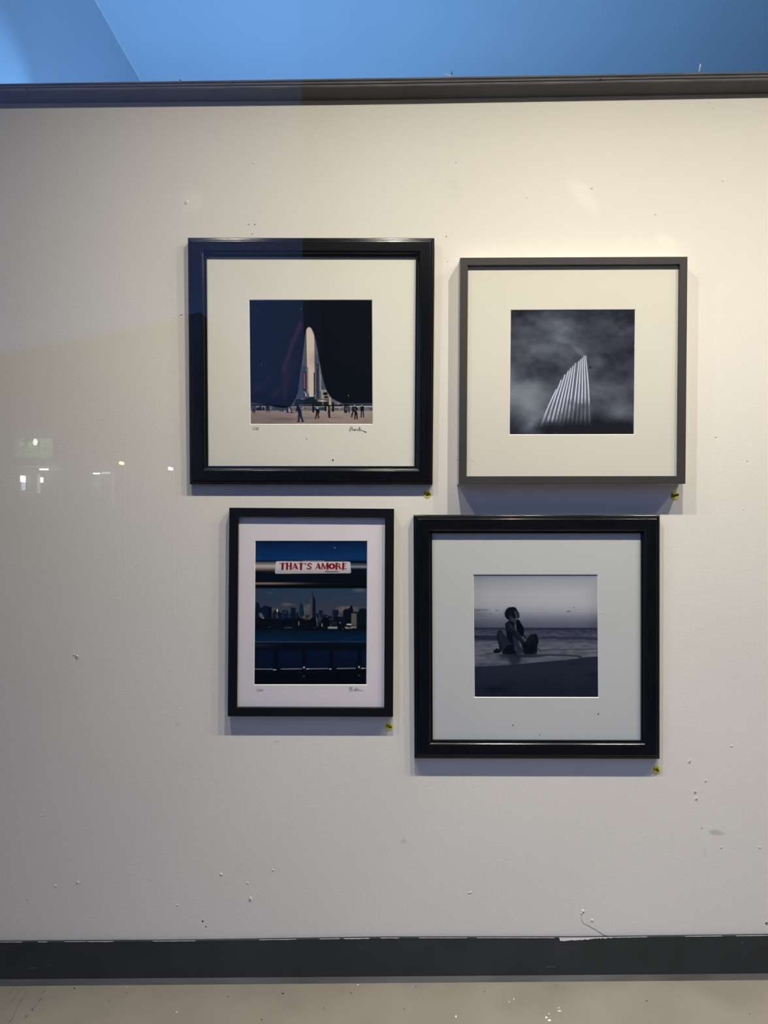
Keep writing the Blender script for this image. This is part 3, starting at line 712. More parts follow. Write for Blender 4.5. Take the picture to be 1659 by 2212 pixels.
def picture_ribs():
    c = Canvas(1101.3, 668.6, 1372.0, 939.2, 1.25)
    c.frame(1090, 660, 5.72)
    G = np.array([[54, 60, 62, 56, 52, 54, 54], [60, 72, 88, 86, 70, 72, 66], [76, 86, 88, 86, 72, 58, 56], [104, 80, 84, 88, 90, 74, 66], [116, 118, 98, 92, 88, 86, 78], [90, 112, 92, 58, 76, 92, 74], [46, 72, 46, 42, 44, 46, 48]], float)
    u, v = c.X / (c.w - 1) * 6, c.Y / (c.h - 1) * 6
    i, j = np.minimum(u.astype(int), 5), np.minimum(v.astype(int), 5); fu, fv = u - i, v - j
    fu, fv = fu * fu * (3 - 2 * fu), fv * fv * (3 - 2 * fv)
    g = G[j, i] * (1 - fu) * (1 - fv) + G[j, i + 1] * fu * (1 - fv) + G[j + 1, i] * (1 - fu) * fv + G[j + 1, i + 1] * fu * fv
    wx = c.noise(60, 44, 15, 4)
    g += c.noise(40, 28, 11, 6) * 26 + c.noise(16, 10, 12, 4) * 9 + np.abs(wx) * 14 - 5
    def add(x, y, rx, ry, amt, rot=0.0, soft=.8):
        nonlocal g
        cx, cy = c.c((x, y)); k = c.k()
        dx, dy = c.X - cx, c.Y - cy
        r = np.hypot((dx * math.cos(rot) + dy * math.sin(rot)) / (rx * k), (-dx * math.sin(rot) + dy * math.cos(rot)) / (ry * k))
        g = g + amt * (1 - sstep(1 - soft, 1 + soft, r))
    add(700, 290, 130, 130, 16); add(730, 430, 120, 40, 22, .3); add(930, 580, 90, 30, 22, .7); add(520, 830, 200, 110, -18); add(180, 920, 60, 40, -14); add(1400, 600, 200, 140, -16); add(1130, 890, 130, 60, -16, -.7); add(250, 1080, 190, 130, 20, 0, .95); add(90, 1090, 70, 60, 14, 0, .95); add(190, 1200, 170, 70, 14, .2, .95); add(360, 1440, 130, 50, 22, -.9); add(1340, 1480, 330, 110, -34, .1); add(1480, 1330, 140, 90, 12); add(150, 1430, 110, 80, -18); add(760, 1500, 330, 80, -24); add(1160, 700, 120, 60, 12, .3); add(400, 190, 130, 40, 14, .5)
    g = np.clip(g, 34, 400); g = np.where(g > 105, 105 + 55 * np.tanh((g - 105) / 55), g)
    c.a = np.stack([g * 0.955, g * 0.99, g * 1.09 - np.clip(g - 60, 0, 110) * 0.22], -1)
    # the ribbed white wing rising out of the cloud
    tops = [(640, 1035), (700, 920), (745, 855), (785, 808), (815, 775), (843, 748), (872, 716), (915, 690), (937, 668), (958, 650), (978, 625), (998, 625)]
    bots = [(470, 1480), (530, 1480), (585, 1480), (635, 1480), (685, 1480), (735, 1480), (785, 1480), (838, 1480), (895, 1480), (950, 1480), (1002, 1480), (1060, 1480)]
    cut = lambda x: 1405 - 0.46 * (x - 520)
    keep = c.a.copy()
    c.poly(tops + [(1030, 930), (1052, 1280), (1050, 1480), (470, 1480)], (104, 106, 109), .95, 1.0)
    for n_, (t, b) in enumerate(zip(tops, bots)):
        q = []
        for s_ in np.linspace(0, 1, 9):
            bow = (12 - 2.0 * n_) * math.sin(s_ * math.pi) * 1.2
            q.append((t[0] + (b[0] - t[0]) * s_ ** 1.05 - bow, t[1] + (b[1] - t[1]) * s_))
        c.line(q, 11, (206, 206, 204), 1, .8, 29)
        c.line([(p[0] + 7, p[1] + 8) for p in q], 4, (150, 151, 154), .8, .8, 12)
        c.line([(p[0] + 13, p[1] + 12) for p in q[1:]], 5, (58, 61, 67), .8, .8, 9)
    c.line([(500, 1330), (440, 1500)], 8, (160, 162, 164), .7); c.line([(505, 1340), (470, 1470)], 7, (150, 152, 154), .6)
    x, y = c.gx(), c.gy()
    fade = sstep(-130, 90, y - (cut(x) + c.noise(22, 18, 4, 4) * 130))[..., None]
    sc = np.clip(0.30 * (1 - sstep(1380, 1500, y)), 0, 1)[..., None]
    c.a = c.a * (1 - fade * (1 - sc)) + keep * fade * (1 - sc)
    b_ = sstep(640, 900, y) * (1 - sstep(1100, 1300, y)); c.a += (b_ * (np.mean(c.a, -1) > 150) * 14)[..., None]
    c.line([(830, 655), (900, 690)], 3, (58, 60, 66), .7); c.ell(1055, 765, 14, 15, (34, 38, 44)); c.ell(1040, 750, 8, 5, (50, 52, 58)); c.ell(1593, 502, 5, 5, (200, 205, 210))
    return c, (236, 229, 205)

def letters(c, col):
    """THAT'S AMORE in fat display capitals, sketch frame of the bumper sticker"""
    def st(pts, w): c.line(pts, w, col, 1, .55)
    y0, y1 = 118, 232
    st([(130, 124), (265, 122)], 13); st([(192, y0 + 4), (186, y1)], 46)
    st([(283, y0), (280, y1)], 42); st([(360, y0), (356, y1)], 42); st([(290, 172), (350, 172)], 14)
    st([(440, y0), (402, y1)], 16); c.poly([(428, y0 - 4), (458, y0 - 4), (508, y1 + 2), (458, y1 + 2)], col); st([(420, 198), (470, 198)], 13)
    st([(508, 123), (640, 122)], 13); st([(568, y0 + 4), (564, y1)], 46)
    c.poly([(648, 114), (676, 114), (664, 152), (650, 152)], col)
    st([(776, 132), (750, 120), (716, 126), (704, 150), (730, 172), (764, 188), (772, 208), (750, 228), (712, 230), (690, 218)], 24)
    st([(912, y0), (872, y1)], 16); c.poly([(898, y0 - 4), (930, y0 - 4), (980, y1 + 2), (930, y1 + 2)], col); st([(890, 198), (944, 198)], 13)
    st([(1000, y0), (994, y1)], 20); c.poly([(985, y0 - 3), (1022, y0 - 3), (1066, y1), (1040, y1)], col); st([(1094, y0), (1056, y1)], 15); st([(1106, y0), (1108, y1)], 40)
    for k in range(20):
        a = 2 * math.pi * k / 20; b = 2 * math.pi * (k + 1) / 20
        st([(1194 + 46 * math.cos(a), 175 + 46 * math.sin(a)), (1194 + 46 * math.cos(b), 175 + 46 * math.sin(b))], 30 * abs(math.cos((a + b) / 2)) + 16)
    st([(1288, y0), (1286, y1)], 40); st([(1300, 122), (1340, 124), (1358, 146), (1340, 170), (1300, 176)], 20); c.poly([(1320, 172), (1352, 172), (1396, y1 + 2), (1352, y1 + 2)], col)
    st([(1428, y0), (1422, y1)], 42); st([(1430, 123), (1490, 124)], 13); st([(1430, 172), (1476, 172)], 12); st([(1426, y1 - 6), (1494, y1 - 8)], 14)

def picture_skyline():
    c = Canvas(549.2, 1167.8, 793.3, 1480.0, 1.25)
    A = (540, 1155, 6.26)
    c.frame(*A)
    c.vgrad([(80, (6, 28, 60)), (200, (9, 38, 76)), (340, (14, 48, 90)), (352, (10, 30, 62)), (366, (6, 12, 28)), (500, (3, 12, 22)), (640, (5, 12, 22)), (700, (5, 7, 14)), (722, (6, 8, 16)), (728, (40, 58, 78)), (850, (44, 58, 76)), (1000, (58, 60, 72)), (1100, (60, 60, 70)), (1260, (5, 12, 22)), (1285, (4, 20, 36)), (1400, (5, 30, 52)), (1440, (6, 30, 50)), (1462, (4, 14, 26)), (1550, (5, 10, 20)), (1570, (6, 20, 42)), (1800, (5, 16, 34)), (1830, (3, 8, 15)), (2040, (2, 6, 12))])
    y, x = c.gy(), c.gx()
    c.a += (c.noise(30, 5, 5, 3) * 5 * (y < 350))[..., None] * np.array([.4, .9, 1.2])
    # hand rail with its highlight
    c.band(366, 505, [(366, (58, 62, 76)), (390, (104, 98, 100)), (425, (176, 164, 160)), (450, (150, 136, 130)), (485, (70, 58, 52)), (505, (10, 14, 22))], 0, 352)
    c.band(378, 470, [(378, (12, 22, 44)), (410, (74, 80, 96)), (428, (96, 98, 108)), (437, (150, 144, 146)), (446, (80, 84, 96)), (470, (6, 24, 42))], 1350, 1600)
    m = (1 - sstep(200, 1100, x)) * sstep(640, 652, y) * (1 - sstep(668, 682, y)); c.put(m, (128, 108, 94), .95)
    m = sstep(200, 1400, x) * (1 - sstep(1200, 1500, x)) * sstep(655, 662, y) * (1 - sstep(664, 674, y)); c.put(m, (34, 36, 44), .5)
    c.line([(150, 540), (240, 515), (330, 500)], 6, (40, 44, 48), .6)
    # clouds
    for cx, cy, rx, ry, al in ((1470, 750, 80, 26, .55), (270, 785, 36, 14, .35), (490, 942, 60, 24, .6), (570, 945, 40, 14, .35), (780, 985, 90, 40, .35), (795, 955, 22, 12, .6), (760, 1040, 70, 60, .35), (1120, 890, 22, 12, .25), (1260, 1010, 90, 42, .75), (1320, 985, 60, 20, .6), (1400, 1000, 60, 24, .5), (330, 1010, 50, 22, .35), (1440, 1040, 40, 24, .6)):
        c.ell(cx, cy, rx, ry, (108, 98, 98), al, .6)
    L = (545, 1270, 12.76); R = (665, 1270, 12.57)
    navy, nv2, blk = (7, 20, 36), (10, 28, 46), (5, 10, 20)
    c.frame(*L)
    c.poly([(60, 540), (100, 540), (110, 430), (140, 375), (170, 410), (205, 460), (215, 540), (300, 535), (312, 490), (420, 490), (440, 520), (510, 515), (535, 560), (540, 840), (60, 860)], navy)
    c.poly([(440, 530), (530, 520), (540, 840), (460, 840)], blk, .8)
    c.poly([(185, 720), (230, 675), (275, 700), (320, 790), (330, 850), (260, 830), (200, 780)], (112, 100, 90), .85, 1.5); c.ell(312, 838, 22, 26, (140, 150, 168), .9, .5)
    for xx in (350, 380, 450): c.line([(xx, 705), (xx, 830)], 10, (30, 48, 66), .6)
    c.poly([(560, 690), (600, 680), (610, 620), (660, 615), (680, 545), (720, 535), (745, 660), (820, 690), (830, 850), (560, 830)], (9, 18, 32)); c.rect(640, 690, 720, 830, (56, 54, 64), .7); c.ell(712, 560, 42, 22, (96, 80, 64), .8, .5); c.ell(693, 622, 20, 46, (216, 198, 164), 1, .35); c.ell(712, 790, 16, 22, (86, 92, 104), .8, .5); c.rect(560, 700, 600, 820, (20, 44, 58), .6)
    c.poly([(830, 640), (860, 610), (940, 610), (990, 630), (1000, 840), (835, 860)], (8, 26, 42)); c.ell(915, 660, 20, 18, (80, 92, 108), .9, .5); c.ell(905, 690, 60, 30, (30, 48, 66), .5); c.rect(835, 740, 860, 830, (44, 56, 72), .6)
    c.rect(1010, 680, 1075, 850, (16, 38, 58), .9); c.poly([(1068, 545), (1190, 545), (1198, 650), (1212, 850), (1065, 850)], (7, 22, 38))
    c.rect(1215, 670, 1275, 800, (8, 20, 34)); c.poly([(1300, 480), (1320, 425), (1380, 430), (1400, 700), (1425, 730), (1400, 800), (1290, 780)], (22, 40, 60)); c.poly([(1370, 450), (1395, 470), (1425, 740), (1380, 760)], (8, 24, 44))
    c.poly([(60, 850), (540, 840), (830, 850), (1000, 830), (1200, 850), (1280, 780), (1380, 850), (1659, 870), (1659, 1150), (60, 1150)], (5, 10, 20)); c.line([(100, 975), (500, 965)], 14, (28, 40, 52), .6); c.rect(1275, 920, 1298, 1030, (132, 132, 134)); c.poly([(1440, 860), (1460, 740), (1500, 720), (1560, 760), (1659, 800), (1659, 890), (1440, 880)], (62, 56, 56), .8); c.ell(1420, 805, 28, 26, (96, 94, 88), .8, .5); c.ell(1505, 780, 14, 40, (14, 18, 26)); c.ell(1555, 770, 12, 40, (14, 18, 26))
    for cx, cy, rx, ry in ((490, 1068, 36, 14), (1000, 1090, 110, 22), (910, 1095, 20, 14), (1060, 1080, 26, 14), (1520, 1070, 14, 8), (780, 1105, 16, 8), (270, 1095, 26, 8), (450, 1115, 14, 8)): c.ell(cx, cy, rx, ry, (74, 80, 86), .7, .7)
    c.line([(800, 880), (820, 850), (920, 850)], 10, (44, 48, 58), .7); c.line([(690, 940), (690, 1000)], 30, (20, 24, 34), .7)
    c.frame(*R)
    c.poly([(60, 760), (65, 340), (90, 305), (130, 305), (140, 780)], (70, 66, 68)); c.line([(98, 330), (98, 720)], 8, (50, 48, 56), .8); c.poly([(122, 780), (128, 230), (160, 235), (205, 330), (215, 780)], (8, 22, 38)); c.line([(132, 65), (130, 110)], 12, (20, 32, 46)); c.line([(130, 110), (134, 240)], 16, (12, 24, 38))
    c.rect(225, 690, 290, 820, (9, 24, 40)); c.rect(300, 605, 405, 800, (10, 28, 46)); c.poly([(410, 730), (470, 715), (520, 730), (600, 770), (640, 740), (670, 820), (410, 850)], (9, 22, 38)); c.ell(320, 760, 24, 22, (60, 66, 80), .7, .5); c.ell(515, 785, 24, 26, (66, 74, 90), .7, .5)
    c.poly([(660, 580), (740, 590), (830, 600), (838, 780), (690, 800), (675, 780)], (12, 24, 36)); c.line([(672, 590), (690, 790)], 12, (40, 54, 66), .7); c.ell(840, 745, 26, 26, (98, 104, 114), .8, .5); c.rect(690, 780, 960, 900, (7, 16, 28))
    c.poly([(950, 620), (1000, 580), (1010, 480), (1016, 570), (1110, 560), (1150, 500), (1190, 455), (1225, 600), (1230, 720), (1180, 960), (960, 1000)], (6, 14, 26)); c.line([(1152, 330), (1152, 500)], 5, (90, 96, 104), .5)
    c.poly([(1240, 660), (1290, 630), (1360, 640), (1380, 580), (1500, 550), (1600, 580), (1600, 1130), (1240, 1130)], (6, 16, 26)); c.rect(1175, 690, 1318, 1020, (84, 80, 72)); c.line([(1215, 700), (1320, 690)], 10, (110, 106, 100), .5); c.ell(1340, 630, 30, 26, (110, 100, 90), .5, .6)
    c.poly([(0, 860), (70, 780), (210, 780), (240, 1050), (300, 1060), (380, 820), (500, 800), (620, 880), (960, 900), (960, 1000), (1160, 960), (1600, 1020), (1600, 1140), (0, 1140)], (5, 10, 20))
    c.rect(1175, 690, 1318, 1018, (84, 80, 72), .9); c.poly([(20, 800), (110, 750), (130, 770), (60, 860), (20, 850)], (96, 90, 88), .8); c.poly([(215, 780), (250, 800), (275, 1040), (250, 1050)], (84, 84, 86), .8); c.rect(372, 960, 398, 1050, (142, 138, 128)); c.rect(590, 910, 790, 1000, (40, 38, 44), .7); c.rect(545, 1045, 800, 1106, (138, 136, 132), 1, 1.4); c.ell(622, 1020, 16, 16, (110, 112, 116), .8, .5); c.ell(875, 940, 30, 22, (110, 114, 120), .8, .5)
    c.poly([(1035, 1000), (1065, 968), (1175, 968), (1180, 1010)], (188, 182, 166)); c.poly([(995, 1050), (1190, 1045), (1195, 1100), (1020, 1106)], (130, 128, 122)); c.poly([(1080, 1050), (1170, 1050), (1150, 1085), (1090, 1080)], (74, 42, 46)); c.rect(1190, 1030, 1320, 1092, (110, 104, 96)); c.rect(1195, 1018, 1320, 1030, (40, 34, 34)); c.ell(1355, 982, 18, 14, (76, 78, 76), .8, .5); c.ell(185, 1080, 20, 10, (110, 112, 116), .8, .5); c.ell(945, 1105, 18, 8, (110, 112, 116), .8, .5); c.ell(460, 1090, 24, 6, (60, 64, 70), .7, .5); c.ell(965, 1200, 12, 10, (60, 70, 76), .8, .6)
    c.frame(*A)
    wn = c.noise(24, 2.2, 21, 3)
    c.a += (wn * 9 * sstep(1275, 1290, y) * (1 - sstep(1436, 1442, y)))[..., None] * np.array([.2, .9, 1.0])
    m = sstep(1434, 1441, y) * (1 - sstep(1448, 1456, y)); c.put(m, (44, 66, 84), 1); c.put(m * sstep(600, 1200, x), (18, 38, 58), .85)
    c.put((1 - sstep(100, 500, x)) * sstep(1462, 1480, y) * (1 - sstep(1495, 1540, y)), (30, 38, 46), .7)
    c.a += (c.noise(20, 3, 22, 3) * 5 * sstep(1560, 1580, y) * (1 - sstep(1780, 1800, y)))[..., None] * np.array([.1, .7, 1.1])
    for xx in (357, 735, 1105, 1480): c.rect(xx - 26, 1545, xx + 26, 1815, (4, 8, 16), .92, 1.2)
    for a_, b_, ya, yb in ((50, 282, 1813, 1815), (428, 704, 1813, 1809), (768, 1030, 1811, 1806), (1180, 1424, 1806, 1802), (1508, 1590, 1806, 1799)):
        c.line([(a_, ya), (b_, yb)], 11, (136, 136, 130), 1, .7)
    for cx, cy, rx, ry in ((340, 1822, 26, 8), (300, 1812, 14, 5), (735, 1792, 14, 14), (1052, 1806, 9, 6), (1090, 1812, 18, 9), (1475, 1785, 12, 16), (785, 1812, 18, 7), (1525, 1803, 20, 6)): c.ell(cx, cy, rx, ry, (186, 186, 176), .9, .5)
    for cx, cy in ((733, 1910), (1475, 1899)): c.ell(cx, cy, 14, 6, (100, 108, 112), .8, .5)
    c.ell(1141, 180, 6, 6, (190, 200, 210))
    # bumper sticker
    pts = []
    for (qx, qy), (sx, sy) in (((345, 362), (1, 1)), ((1352, 366), (-1, 1)), ((1360, 524), (-1, -1)), ((337, 530), (1, -1))):
        r = 18
        arc = [(qx + sx * r - sx * r * math.cos(t), qy + sy * r - sy * r * math.sin(t)) for t in np.linspace(0, math.pi / 2, 5)]
        pts += arc if sx * sy > 0 else arc[::-1]
    c.line([(380, 355), (1310, 357)], 7, (84, 84, 92), .6); c.line([(720, 357), (1000, 357)], 8, (150, 146, 150), .9)
    c.poly(pts, (188, 179, 178), 1, .7)
    y = c.gy(); x = c.gx()
    inside = (x > 345) & (x < 1355) & (y > 366) & (y < 527)
    c.a -= (inside * (sstep(430, 530, y) * 26))[..., None]
    c.frame(590, 1205, 9.48)
    letters(c, (112, 20, 31))
    rng = np.random.RandomState(5)
    xx = 1058
    c.line([(1058, 290), (1066, 274), (1078, 274), (1074, 288)], 8, (40, 26, 30))
    xx = 1084
    while xx < 1330:
        wv = rng.randint(9, 18)
        c.line([(xx, 290 - rng.randint(0, 3)), (xx + wv * .5, 279 + rng.randint(-3, 4)), (xx + wv - 4, 290)], 8, (46, 30, 34), .9, .5); xx += wv
    return c, (186, 180, 178)

def picture_beach():
    c = Canvas(1023.2, 1240.7, 1292.8, 1507.2, 1.25)
    A = (1015, 1230, 5.82)
    c.frame(*A)
    c.vgrad([(60, (116, 120, 126)), (150, (136, 139, 142)), (300, (153, 155, 155)), (430, (152, 153, 154)), (520, (138, 140, 143)), (600, (108, 111, 118)), (660, (86, 89, 99)), (730, (72, 76, 88)), (738, (30, 34, 46)), (756, (44, 48, 62)), (800, (58, 61, 76)), (880, (60, 63, 76)), (940, (84, 86, 94)), (1080, (84, 87, 95)), (1250, (70, 74, 84)), (1610, (60, 60, 70))])
    x, y = c.gx(), c.gy()
    sky = 1 - sstep(730, 738, y)
    c.a += (sky * (sstep(200, 1100, x) * 6 - sstep(1400, 1610, x) * 12 * sstep(100, 300, y) - (1 - sstep(40, 300, x)) * 8))[..., None]
    sea = sstep(742, 752, y)
    c.a += (c.noise(7, 2.0, 31, 3) * 20 * sea * (1 - sstep(870, 900, y)))[..., None]
    c.a += (c.noise(16, 2.6, 32, 4) * 22 * sstep(880, 920, y))[..., None]
    # waves
    m = sstep(824, 832, y + c.noise(14, 3, 33) * 5) * (1 - sstep(878, 906, y + c.noise(9, 4, 34) * 14)) * (1 - sstep(430, 520, x)); c.put(m, (30, 34, 46), .85)
    m = sstep(826, 850, y - (x - 860) * .02 + c.noise(14, 3, 35) * 10) * (1 - sstep(856, 882, y - (x - 860) * .02 + c.noise(9, 4, 36) * 18)) * sstep(850, 900, x); c.put(m, (36, 39, 52), .8)
    c.line([(50, 822), (330, 824)], 7, (92, 94, 104), .6); c.line([(860, 848), (1000, 830), (1200, 842)], 5, (90, 92, 102), .4)
    for pts, w, al in (([(870, 1016), (1050, 1006), (1250, 1004), (1610, 996)], 9, .8), ([(880, 1040), (1200, 1042), (1600, 1040)], 7, .4), ([(850, 1082), (1000, 1072), (1200, 1076), (1330, 1086), (1390, 1098)], 26, .75), ([(1180, 920), (1560, 900)], 6, .3), ([(900, 960), (1500, 950)], 5, .25), ([(60, 1195), (200, 1180), (330, 1200)], 8, .5)):
        c.line(pts, w, (32, 36, 48), al, 1.2)
    c.ell(560, 1085, 220, 26, (26, 31, 43), .75, .5); c.ell(560, 1120, 80, 80, (24, 30, 42), .85, .4); c.ell(440, 1120, 80, 30, (38, 43, 55), .6, .6); c.ell(760, 1090, 130, 14, (26, 30, 42), .7, .5)
    c.ell(180, 1075, 90, 10, (44, 47, 58), .5, .7); c.ell(250, 1055, 60, 12, (34, 38, 50), .6, .6)
    # wet sand
    sand = [(30, 1222), (300, 1212), (500, 1196), (700, 1180), (1000, 1150), (1200, 1136), (1330, 1118), (1420, 1104), (1625, 1088), (1625, 1625), (30, 1625)]
    c.poly(sand, (30, 35, 47), 1, 1.0)
    c.put(sstep(1250, 1560, y), (22, 27, 38), .75)
    c.a += (c.noise(26, 18, 37, 3) * 3.2 * sstep(1215, 1235, y))[..., None]
    c.ell(320, 1508, 130, 44, (15, 18, 29), .7, .6); c.ell(1560, 1322, 100, 36, (17, 20, 31), .6, .6); c.ell(1290, 1185, 36, 14, (20, 24, 34), .7, .5); c.ell(1300, 1190, 60, 12, (24, 28, 38), .5, .6)
    # clouds and far ships on the horizon sky
    for cx, cy, rx, ry in ((120, 512, 110, 14), (215, 514, 30, 8), (352, 515, 26, 6), (120, 556, 110, 14), (265, 557, 18, 7), (150, 588, 96, 12), (90, 520, 40, 14)): c.ell(cx, cy, rx, ry, (84, 87, 96), .6, .7)
    c.line([(50, 640), (200, 630), (400, 628)], 6, (84, 88, 98), .5, 1.5)
    c.ell(1242, 527, 26, 7, (78, 80, 86), .9, .5); c.ell(1307, 478, 9, 6, (84, 86, 90), .9, .6)
    # seated figure
    c.frame(1060, 1300, 13.82)
    d0, d1, d2, d3 = (7, 12, 21), (17, 23, 33), (30, 37, 48), (56, 62, 74)
    c.poly([(70, 1480), (160, 1400), (200, 1385), (225, 1410), (270, 1430), (300, 1500), (220, 1530), (110, 1525)], d0, 1, .8)
    c.poly([(195, 1000), (210, 890), (250, 845), (310, 850), (360, 900), (420, 1010), (490, 1120), (560, 1260), (420, 1340), (350, 1460), (300, 1500), (250, 1420), (270, 1330), (220, 1150)], d1, 1, .8)
    c.poly([(230, 920), (300, 890), (380, 1010), (540, 1270), (400, 1340), (340, 1420), (300, 1250), (250, 1080)], (24, 31, 42), .8, 2); c.line([(205, 1060), (250, 1250), (290, 1420)], 30, d0, .8, 1.5)
    # torso and arm
    c.poly([(440, 720), (450, 640), (520, 590), (560, 550), (700, 560), (800, 520), (860, 550), (920, 660), (980, 760), (1000, 850), (980, 990), (930, 1040), (900, 1000), (860, 1180), (840, 1300), (700, 1300), (560, 1240), (500, 1100), (470, 900)], d0, 1, .8)
    c.poly([(460, 700), (530, 620), (600, 640), (680, 780), (780, 870), (900, 1030), (1000, 1180), (1050, 1240), (930, 1290), (860, 1180), (760, 1040), (640, 930), (500, 850)], d1, 1, 1.2)
    c.poly([(560, 650), (600, 660), (680, 790), (640, 780), (580, 700)], d3, .6, 2); c.line([(690, 790), (790, 900), (880, 1010), (960, 1120)], 20, (50, 57, 68), .7, 1.2)
    # raised forearm and hand
    c.poly([(700, 640), (770, 640), (765, 840), (745, 850), (690, 780)], d2, 1, 1); c.line([(748, 670), (750, 760), (762, 840)], 18, (120, 126, 136), .8, 1.2)
    c.poly([(430, 430), (425, 330), (475, 225), (560, 165), (690, 155), (765, 185), (800, 250), (840, 320), (856, 345), (850, 370), (868, 420), (860, 475), (790, 500), (760, 560), (600, 570), (500, 520)], (9, 14, 24), 1, .8)
    c.poly([(720, 250), (790, 270), (835, 330), (858, 400), (850, 470), (800, 480), (770, 400), (720, 380)], (40, 46, 54), .75, 2); c.ell(840, 332, 18, 10, d0, .9, .5); c.ell(745, 330, 26, 46, (58, 66, 76), .45, .7)
    for q, w in (([(700, 560), (640, 500), (560, 450)], 32), ([(690, 540), (650, 470), (600, 410)], 26), ([(670, 560), (610, 520), (560, 500)], 24), ([(660, 580), (600, 560), (570, 545)], 22), ([(740, 600), (765, 500), (768, 395)], 28)):
        c.line(q, w, (52, 60, 72), .9, 1.0, w * .55)
    c.poly([(620, 540), (700, 490), (780, 500), (775, 600), (760, 650), (700, 640)], (42, 49, 61), .9, 1.5); c.line([(768, 400), (775, 470), (768, 540)], 12, (120, 126, 136), .6, 1.0); c.line([(700, 655), (770, 655)], 10, d0)
    c.line([(570, 390), (640, 345)], 7, (60, 68, 80), .8); c.line([(560, 350), (600, 370)], 6, (44, 52, 64), .7)
    # wisps of hair
    for q in ([(430, 400), (380, 340), (420, 240)], [(500, 180), (460, 160), (540, 135)], [(440, 300), (400, 270), (450, 200)], [(700, 150), (740, 135), (770, 150)]): c.line(q, 5, (70, 74, 82), .5, 1.0)
    # braid falling on the chest, far arm, lap and other knee
    c.poly([(790, 530), (850, 545), (920, 670), (990, 790), (995, 900), (960, 1030), (900, 1000), (830, 850), (780, 700)], (5, 8, 16), 1, 1); c.line([(970, 780), (985, 880)], 8, (30, 36, 46), .6)
    c.poly([(940, 1030), (1060, 1110), (1060, 1150), (980, 1130)], (52, 58, 70), .7, 1.2); c.poly([(990, 980), (1080, 1080), (1060, 1110), (970, 1010)], d0)
    c.poly([(650, 980), (720, 1050), (830, 1180), (850, 1290), (980, 1440), (1000, 1520), (790, 1540), (700, 1300)], (30, 37, 48), 1, 1.5); c.poly([(660, 1340), (760, 1420), (800, 1540), (700, 1520)], (44, 51, 62), .6, 2); c.ell(838, 1190, 12, 44, (104, 110, 120), .6, .5)
    c.poly([(360, 1450), (440, 1330), (600, 1250), (700, 1290), (720, 1420), (790, 1540), (660, 1570), (400, 1560), (330, 1540)], d0, 1, 1)
    c.poly([(920, 1290), (1050, 1180), (1110, 1060), (1200, 985), (1320, 955), (1385, 990), (1420, 1130), (1425, 1200), (1390, 1300), (1385, 1480), (1340, 1570), (1000, 1560), (960, 1420)], d0, 1, 1); c.poly([(1080, 1130), (1180, 1010), (1300, 980), (1290, 1150), (1150, 1280), (1020, 1250)], d1, .7, 3)
    c.line([(1320, 1080), (1330, 1260), (1360, 1400)], 8, (40, 46, 58), .5); c.line([(1420, 1240), (1480, 1330), (1440, 1420)], 5, (40, 44, 54), .7); c.line([(1390, 1360), (1470, 1470)], 16, d0); c.ell(1310, 1535, 26, 8, (110, 114, 122), .8, .5); c.line([(560, 1235), (700, 1262)], 8, (48, 56, 68), .7); c.line([(300, 1590), (560, 1610), (1000, 1600), (1400, 1580)], 30, (22, 28, 40), .7, 2)
    return c, (182, 181, 176)

# ------------------------------------------------------------------ framed pictures
def print_material(name):
    mt = bpy.data.materials.new(name); mt.use_nodes = True
    nt = mt.node_tree; b = nt.nodes['Principled BSDF']
    at = nt.nodes.new('ShaderNodeAttribute'); at.attribute_name = 'ink'
    nt.links.new(at.outputs['Color'], b.inputs['Base Color'])
    b.inputs['Roughness'].default_value = 0.6; b.inputs['Specular IOR Level'].default_value = 0.05
    return mt

def make_print(canvas, white, quad_px, d_of, parent, name, paper=0.74):
    """print sheet as a fine grid whose vertex colours are the ink"""
    h, w = canvas.a.shape[:2]
    TL, TR, BR, BL = [U(p[0], p[1], d_of(p[1])) for p in quad_px]
    base = Vector(parent['_loc'])
    u = np.linspace(0, 1, w)[None, :, None]; v = np.linspace(0, 1, h)[:, None, None]
    tl, tr, br, bl = [np.array(q - base) for q in (TL, TR, BR, BL)]
    co = (1 - v) * ((1 - u) * tl + u * tr) + v * ((1 - u) * bl + u * br)
    me = bpy.data.meshes.new(name)
    me.vertices.add(w * h); me.vertices.foreach_set('co', co.astype(np.float32).ravel())
    idx = np.arange(w * h).reshape(h, w)
    q = np.stack([idx[:-1, :-1], idx[1:, :-1], idx[1:, 1:], idx[:-1, 1:]], -1).reshape(-1, 4)
    nf = len(q)
    me.loops.add(nf * 4); me.polygons.add(nf)
    me.loops.foreach_set('vertex_index', q.astype(np.int32).ravel())
    me.polygons.foreach_set('loop_start', np.arange(0, nf * 4, 4, dtype=np.int32))
    me.update(); me.validate()
    al = np.clip(lin(np.clip(canvas.a, 0, 255)) / lin(white) * paper, 0.0008, 0.95)
    at = me.color_attributes.new('ink', 'FLOAT_COLOR', 'POINT')
    at.data.foreach_set('color', np.concatenate([al, np.ones((h, w, 1))], -1).astype(np.float32).ravel())
    me.materials.append(print_material('ink_on_paper'))
    o = bpy.data.objects.new(name, me); COL.objects.link(o); o.parent = parent
    return o

